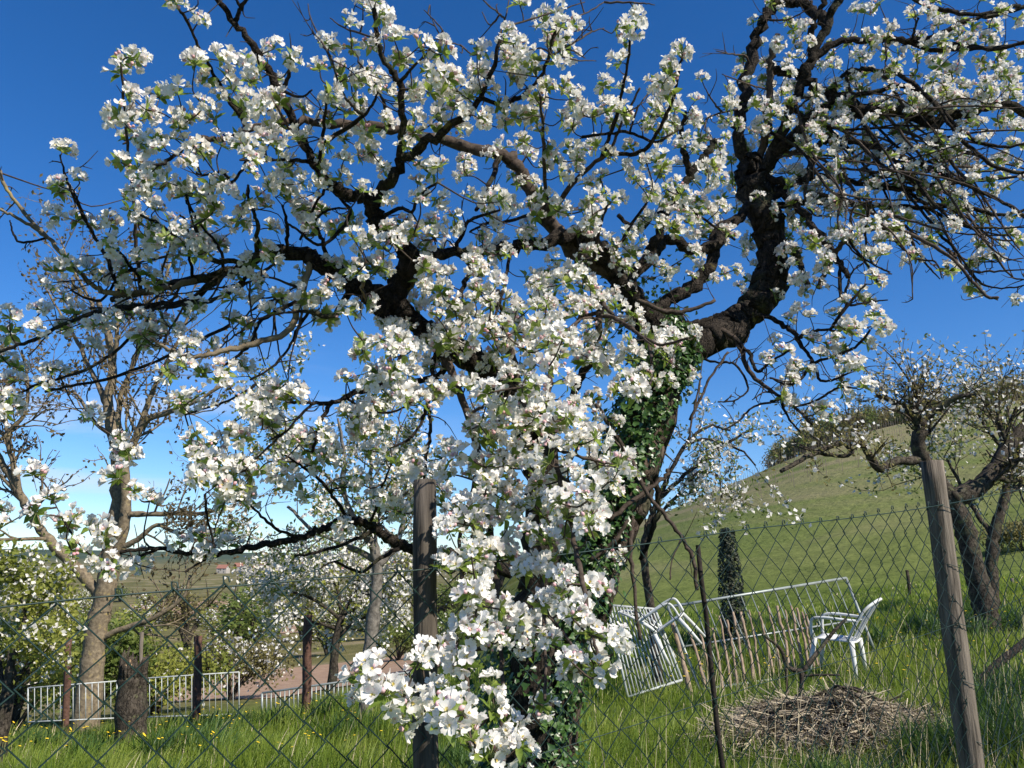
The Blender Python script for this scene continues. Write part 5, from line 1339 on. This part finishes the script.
# ------------------------------------------------------------------ shrubs and hedges beyond the meadow
g = np.random.default_rng(77)
def lump_points(n, lumps, r):
    k = r.integers(len(lumps), size=n); Lm = np.array(lumps)[k]
    d = r.normal(0, 1, (n, 3)); d /= np.linalg.norm(d, axis=1)[:, None]
    q = d * (r.random(n) ** .45)[:, None] * (1 + .15 * r.normal(size=n))[:, None]
    return Lm[:, :3] + q * Lm[:, 3:6]
def bush(name, px, Y, wpx, top, label, cat, leafm, n=3500, lsz=.09, blossom=0, bsz=.08, group=None, seed=1, nl=9, link=True):
    r = np.random.default_rng(seed)
    c = at(px, 600, Y); z0 = gz(c.x, c.y); w = wpx * mpp(600, Y); h = max(at(px, top, Y).z - z0, .42 * w)
    root = empty(name, (c.x, c.y, z0)); tag(root, label, cat, group)
    lumps = []
    for k in range(nl):
        a = r.random() * 6.28; rr = .36 * w * math.sqrt(r.random()); s = .5 + .4 * r.random()
        zc = h * (.3 + .48 * r.random() * (1 - rr / w))
        lumps.append((rr * math.cos(a), rr * math.sin(a) * .8, zc, w * .24 * s * 1.3, w * .22 * s * 1.3, min(h * .3, w * .3) * s * 1.2))
    m = MB()
    for L in lumps:
        m.tube(catmull([(0, 0, -.1), (L[0] * .3, L[1] * .3, L[2] * .45), (L[0], L[1], L[2])], 3), [.022 * h, .018 * h, .017 * h, .014 * h, .012 * h, .008 * h, .004 * h], 5, 0, False)
        for q in range(5):
            e = np.array(L[:3]); d = r.normal(0, 1, 3) * np.array(L[3:6]) * .7
            m.tube([e - np.array([0, 0, .05 * h]), e + d * .5, e + d], [.008 * h, .005 * h, .002 * h], 3, 0, False)
    m.build('trunk', M_DARKBARK, root)
    C = lump_points(n, lumps, r)
    V, Fq = quads(C, None, lsz * (.6 + .8 * r.random(n)), lsz * .6 * (.6 + .8 * r.random(n)), r); mi = np.zeros(n, int)
    if blossom:
        B = lump_points(blossom, lumps, r); V2, F2 = quads(B, r.normal(0, .7, (blossom, 3)) + np.array(tuple(SUN_DIR)) * .5, bsz * (.7 + .6 * r.random(blossom)), bsz * .85, r)
        Fq = np.concatenate([Fq, F2 + len(V)]); V = np.concatenate([V, V2]); mi = np.concatenate([mi, np.ones(blossom, int)])
    tag(np_mesh('foliage', V, Fq, [leafm, M_BLOSSOMFAR], mi, root), kind='stuff')
    return root
bush('hedge_bush', 30, 16, 140, 566, 'yellow-green bush with white flowers left of the pale-barked tree', 'bush', M_LEAFYEL, 5500, .10, 700, .08, seed=2)
bush('hedge_bush', -60, 17, 130, 560, 'yellow-green bush at the far left edge', 'bush', M_LEAFYEL, 3000, .10, 200, .08, seed=3)
bush('hedge_bush', 105, 20, 110, 590, 'dark olive bush behind the pale-barked trunk', 'bush', M_LEAFFAR, 4500, .12, seed=4)
bush('hedge_bush', 165, 22, 130, 592, 'bushy yellow-green hedge behind the broken stump', 'bush', M_LEAFYEL, 5200, .12, 120, .1, seed=5)
bush('hedge_bush', 238, 28, 110, 618, 'loose bush speckled with white blossom beside the brown field', 'bush', M_LEAFOLIVE, 3200, .13, 1100, .12, seed=6)
bush('hedge_bush', 455, 34, 110, 600, 'green bush behind the left fence post', 'bush', M_LEAFFAR, 2600, .16, 300, .12, seed=8)
bush('hedge_bush', 400, 52, 60, 612, 'small green bush on the edge of the brown field', 'bush', M_LEAFFAR, 1800, .2, seed=9)
bush('hillside_bush', 1030, 22, 80, 560, 'brown bush low on the slope at the right edge', 'bush', M_LEAFOLIVE, 2000, .1, seed=14)
# orchard trees down in the valley: three kinds, copied
kinds = [('white-blossoming orchard tree', M_LEAFYEL, 900), ('olive brown orchard tree', M_LEAFOLIVE, 0), ('fresh green orchard tree', M_LEAFFAR, 60)]
spots = [(-30, 60, 0), (20, 75, 2), (60, 120, 1), (110, 70, 2), (150, 110, 0), (190, 88, 1), (225, 85, 0), (262, 66, 2), (280, 120, 0), (305, 95, 1), (330, 70, 0), (352, 130, 2), (372, 90, 0), (395, 110, 1), (418, 140, 0), (440, 100, 2), (470, 120, 0), (500, 110, 1),
         (210, 160, 2), (250, 190, 0), (300, 180, 2), (345, 210, 0), (385, 190, 1), (160, 200, 1), (90, 170, 0), (40, 190, 2), (-20, 180, 1), (430, 220, 2), (180, 260, 0), (270, 280, 1), (320, 300, 2), (370, 290, 0), (120, 300, 2), (60, 320, 1), (10, 280, 0)]
proto = {}
for k, (px, Y, kd) in enumerate(spots):
    nm, mt, nb = kinds[kd]
    c = at(px, 600, Y)
    if kd not in proto:
        o = bush('orchard_tree', px, Y, 5.5 / mpp(600, Y), 570, nm, 'tree', mt, 1500, .3, nb, .22, 'orchard trees in the valley', 50 + kd, 8)
        zt = at(px, 570, Y).z - gz(c.x, c.y); o.scale = (1, 1, 5.0 / zt); proto[kd] = (o, 5.0 / zt)
    else:
        o = copy_tree(proto[kd][0]); s = .8 + .6 * g.random() + Y / 380; o.scale = (s, s, proto[kd][1] * s * (.85 + .3 * g.random()))
    o.location = (c.x, c.y, gz(c.x, c.y)); o.rotation_euler = (0, 0, g.random() * 6.28)
    o['label'] = nm + ' in the valley beyond the meadow'
# village ------------------------------------------------------------------------
M_WALLW = plain('pale_render', (.40, .36, .31), .9, 0, .12, 2); M_ROOF = plain('red_roof_tiles', (.28, .12, .08), .9, 0, .25, 3); M_PANE = plain('window_glass', (.05, .06, .07), .2)
def house(w, d, h, rh):
    root = empty('house')
    m = MB(); m.box((0, 0, h / 2), (w, d, h)); m.add([(-w / 2, -d / 2, h), (-w / 2, d / 2, h), (-w / 2, 0, h + rh), (w / 2, -d / 2, h), (w / 2, d / 2, h), (w / 2, 0, h + rh)], [(0, 2, 1), (3, 4, 5)])
    m.build('wall', M_WALLW, root, False)
    m = MB()
    for s in (-1, 1):
        e = .5; ux = np.array([0, s * d / 2, -rh]); ux = ux / np.linalg.norm(ux); nn = np.array([0, s * rh, d / 2]); nn /= np.linalg.norm(nn)
        a = np.array([0, 0, h + rh]) + nn * .12; b = a + ux * (math.hypot(d / 2, rh) + e)
        X = np.array([w / 2 + .4, 0, 0]); t = nn * .2
        m.add([a - X, a + X, b + X, b - X, a - X + t, a + X + t, b + X + t, b - X + t], [(0, 1, 2, 3), (7, 6, 5, 4), (0, 4, 5, 1), (1, 5, 6, 2), (2, 6, 7, 3), (3, 7, 4, 0)])
    m.build('roof', M_ROOF, root, False)
    for x in (-w / 4, w / 4):
        for z in (1.5, 4.0):
            if z < h - .8:
                m = MB(); m.box((x, -d / 2 - .03, z), (1.1, .1, 1.3)); m.build('window', M_PANE, root, False)
    return root
hs_ = [house(11, 8, 5.2, 3.6), house(9, 7, 4.8, 3.4)]
for k, (px, Y) in enumerate([(222, 480), (238, 520), (250, 470), (263, 540), (276, 500), (290, 470), (303, 520), (316, 490), (330, 530), (342, 480), (356, 510), (372, 490), (388, 530), (402, 480)]):
    o = hs_[k] if k < 2 else copy_tree(hs_[k % 2])
    Y *= 1.35; c = at(px, 585, Y); o.location = (c.x, c.y, gz(c.x, c.y)); o.rotation_euler = (0, 0, g.normal(0, .7)); o.scale = (.7 + .3 * g.random(),) * 3
    tag(o, 'pale house with a red roof in the distant village', 'house', 'houses of the distant village')
# wood along the ridge of the hill -------------------------------------------------
m = MB(); LV, LF, LM = [], [], []; nv = 0
for k in range(330):
    px = 772 + 330 * g.random(); r_ = 184 + 22 * g.random(); th = math.radians(px_theta(px))
    c = Vector((r_ * math.sin(th), r_ * math.cos(th), 0)); c.z = gz(c.x, c.y)
    env = np.interp(px, [772, 800, 835, 870, 905, 940, 960, 1000, 1100], [.55, .8, 1.0, 1.0, .85, .9, 1.0, .9, .9])
    h = (6.6 + 3.6 * g.random()) * env
    m.tube([(c.x, c.y, c.z - .3), (c.x + g.normal(0, .2), c.y, c.z + h * .5), (c.x + g.normal(0, .4), c.y, c.z + h * .9)], [.16, .11, .04], 4, 0, False)
    for q in range(5):
        z = c.z + h * (.35 + .4 * g.random()); m.tube([(c.x, c.y, z), (c.x + g.normal(0, 1.1), c.y + g.normal(0, 1.1), z + h * .3)], [.06, .02], 3, 0, False)
    n = 150; lumps = [(c.x + g.normal(0, .9), c.y + g.normal(0, .9), c.z + h * (.4 + .45 * g.random()), 1.3, 1.3, h * .2) for _ in range(6)]
    V, Fq = quads(lump_points(n, lumps, g), None, .55 * (.5 + g.random(n)), .3, g)
    LV.append(V); LF.append(Fq + nv); LM.append(np.full(n, int(g.random() * 3))); nv += len(V)
o = m.build('ridge_wood', [M_PALEBARK], smooth=False); tag(o, 'line of bare-looking trees along the top of the green hill', 'wood', kind='stuff')
o2 = np_mesh('foliage', np.concatenate(LV), np.concatenate(LF), [M_LEAFOLIVE, M_LEAFFAR, M_LEAFBROWN], np.concatenate(LM), o); tag(o2, kind='stuff')

# ------------------------------------------------------------------ meadow grass
g = np.random.default_rng(3)
def blades(n, rmin, rmax, pxlo, pxhi, hf, w, mats, name, pick, power=1.0, lean=.35):
    """curved tapering blades spread over a wedge of ground"""
    Y = np.exp(np.log(rmin) + (np.log(rmax) - np.log(rmin)) * g.random(n) ** power); px = pxlo + (pxhi - pxlo) * g.random(n)
    x = (px - 512) / F * Y; y = Y
    if pick is not None:
        k = pick(x, y, px); x, y, px = x[k], y[k], px[k]
    n = len(x); z = ground(x, y); h = hf(x, y, px) * (.55 + .75 * g.random(n))
    a = g.random(n) * 6.28; le = np.abs(g.normal(0, lean, n)) + .05
    d = np.stack([np.cos(a) * le, np.sin(a) * le, np.ones(n)], 1); s = np.stack([-np.sin(a + .8), np.cos(a + .8), 0 * a], 1)
    w = w * (.7 + .6 * g.random(n)) * np.clip(y / 5, .8, 3.5)
    V = []
    for t, ww in ((0, 1.), (.4, .9), (.75, .6), (1.0, .08)):
        c = np.stack([x, y, z - .02], 1) + np.stack([d[:, 0] * t * (.4 + t), d[:, 1] * t * (.4 + t), t * (1 - .25 * le * t)], 1) * h[:, None]
        V += [c - s * (w * ww * .5)[:, None], c + s * (w * ww * .5)[:, None]]
    V = np.stack(V, 1).reshape(-1, 3); b = np.arange(n)[:, None] * 8
    Fq = np.concatenate([b + np.array([[2 * k, 2 * k + 1, 2 * k + 3, 2 * k + 2]]) for k in range(3)]).astype(int)
    mi = np.tile((g.random(n) < (.0 if len(mats) == 1 else .035)).astype(int), 3)
    return tag(np_mesh(name, V, Fq, mats, mi), kind='stuff')
not_heap = lambda x, y, px: ((x - hb[0]) / .75) ** 2 + ((y - hb[1]) / .5) ** 2 > 1
patchy = lambda x, y: .75 + .35 * np.sin(x * 2.1 + 1.3 * np.sin(y * 1.7)) * np.sin(y * 2.3 + x)
blades(125000, 2.3, 13, -160, 1200, lambda x, y, px: .26 * patchy(x, y) * np.where(px > 600, .8, 1.1), .0055, [M_GRASS, M_DRYGRASS], 'meadow_grass', not_heap, .75)
blades(26000, 12, 18, -160, 1200, lambda x, y, px: .17 * patchy(x, y) * np.clip((19 - y) / 6, .2, 1), .006, [M_GRASS, M_DRYGRASS], 'far_meadow_grass', lambda x, y, px: px > 440 + 0 * y, 1.0)
blades(14000, 11, 16, -160, 640, lambda x, y, px: .25 * patchy(x, y), .006, [M_GRASS, M_DRYGRASS], 'far_meadow_grass', None, 1.0)
M_WEED = leafy('dark_weed', (0.04, 0.085, 0.018), (0.08, 0.14, 0.03), .3, 2.0, .5)
_cl = np.random.default_rng(12); _cx = _cl.uniform(-5.5, 6.5, 60); _cy = _cl.uniform(4.5, 11.5, 60); _cr = _cl.uniform(.12, .38, 60)
def in_clump(x, y, px):
    k = np.zeros(len(x), bool)
    for a, b, c in zip(_cx, _cy, _cr): k |= ((x - a) ** 2 + (y - b) ** 2 < c * c)
    return k & not_heap(x, y, px)
blades(150000, 4, 12, -160, 1200, lambda x, y, px: .27 + 0 * x, .011, [M_WEED], 'weeds', in_clump, .8, .5)
# dry stalks along the fence and by the heap
blades(520, 3.6, 9, 690, 1060, lambda x, y, px: .45 + 0 * x, .003, [M_DRYGRASS], 'dry_stalks', None, 1.0, .3)
blades(26, 3.2, 5.5, 600, 1000, lambda x, y, px: .85 + 0 * x, .004, [M_DRYGRASS], 'dry_stalks', None, 1.0, .12)
# dandelions
n = 420; Y = 6.5 + 6.5 * g.random(n); px = np.where(g.random(n) < .6, 20 + 420 * g.random(n), 640 + 380 * g.random(n)); x = (px - 512) / F * Y; z = ground(x, Y) + .20 + .16 * g.random(n)
m = MB()
for k in range(n):
    if ((x[k] - hb[0]) / .9) ** 2 + ((Y[k] - hb[1]) / .7) ** 2 < 1: continue
    r = .009 + .007 * g.random(); a0 = g.normal(0, .4); V = [(x[k], Y[k], z[k] + .004)] + [(x[k] + r * math.cos(a), Y[k] + r * math.sin(a), z[k] + r * a0 * math.cos(a)) for a in np.linspace(0, 5.5, 8)]
    m.add(V, [(0, i, i % 8 + 1) for i in range(1, 9)], 0); m.tube([(x[k], Y[k], z[k]), (x[k], Y[k], z[k] - .3)], .0015, 3, 1, False)
tag(m.build('dandelions', [M_DANDELION, M_STALK]), kind='stuff')

# vine rows on the lower hillside: thin stakes and their shoots
m = MB(); g = np.random.default_rng(8)
for row in range(22):
    px0 = 716 + row * 17
    for k in range(13):
        rr_ = 62 + k * 4.6; th = math.radians(px_theta(px0 - k * 2.5)); x = rr_ * math.sin(th); y = rr_ * math.cos(th); z = gz(x, y); h = 1.2 + .4 * g.random()
        m.tube([(x, y, z - .1), (x + g.normal(0, .05), y, z + h)], .022, 3, 0, False)
tag(m.build('vine_stakes', M_POST, smooth=False), 'faint rows of vine stakes on the lower green hillside', 'vineyard', kind='stuff')
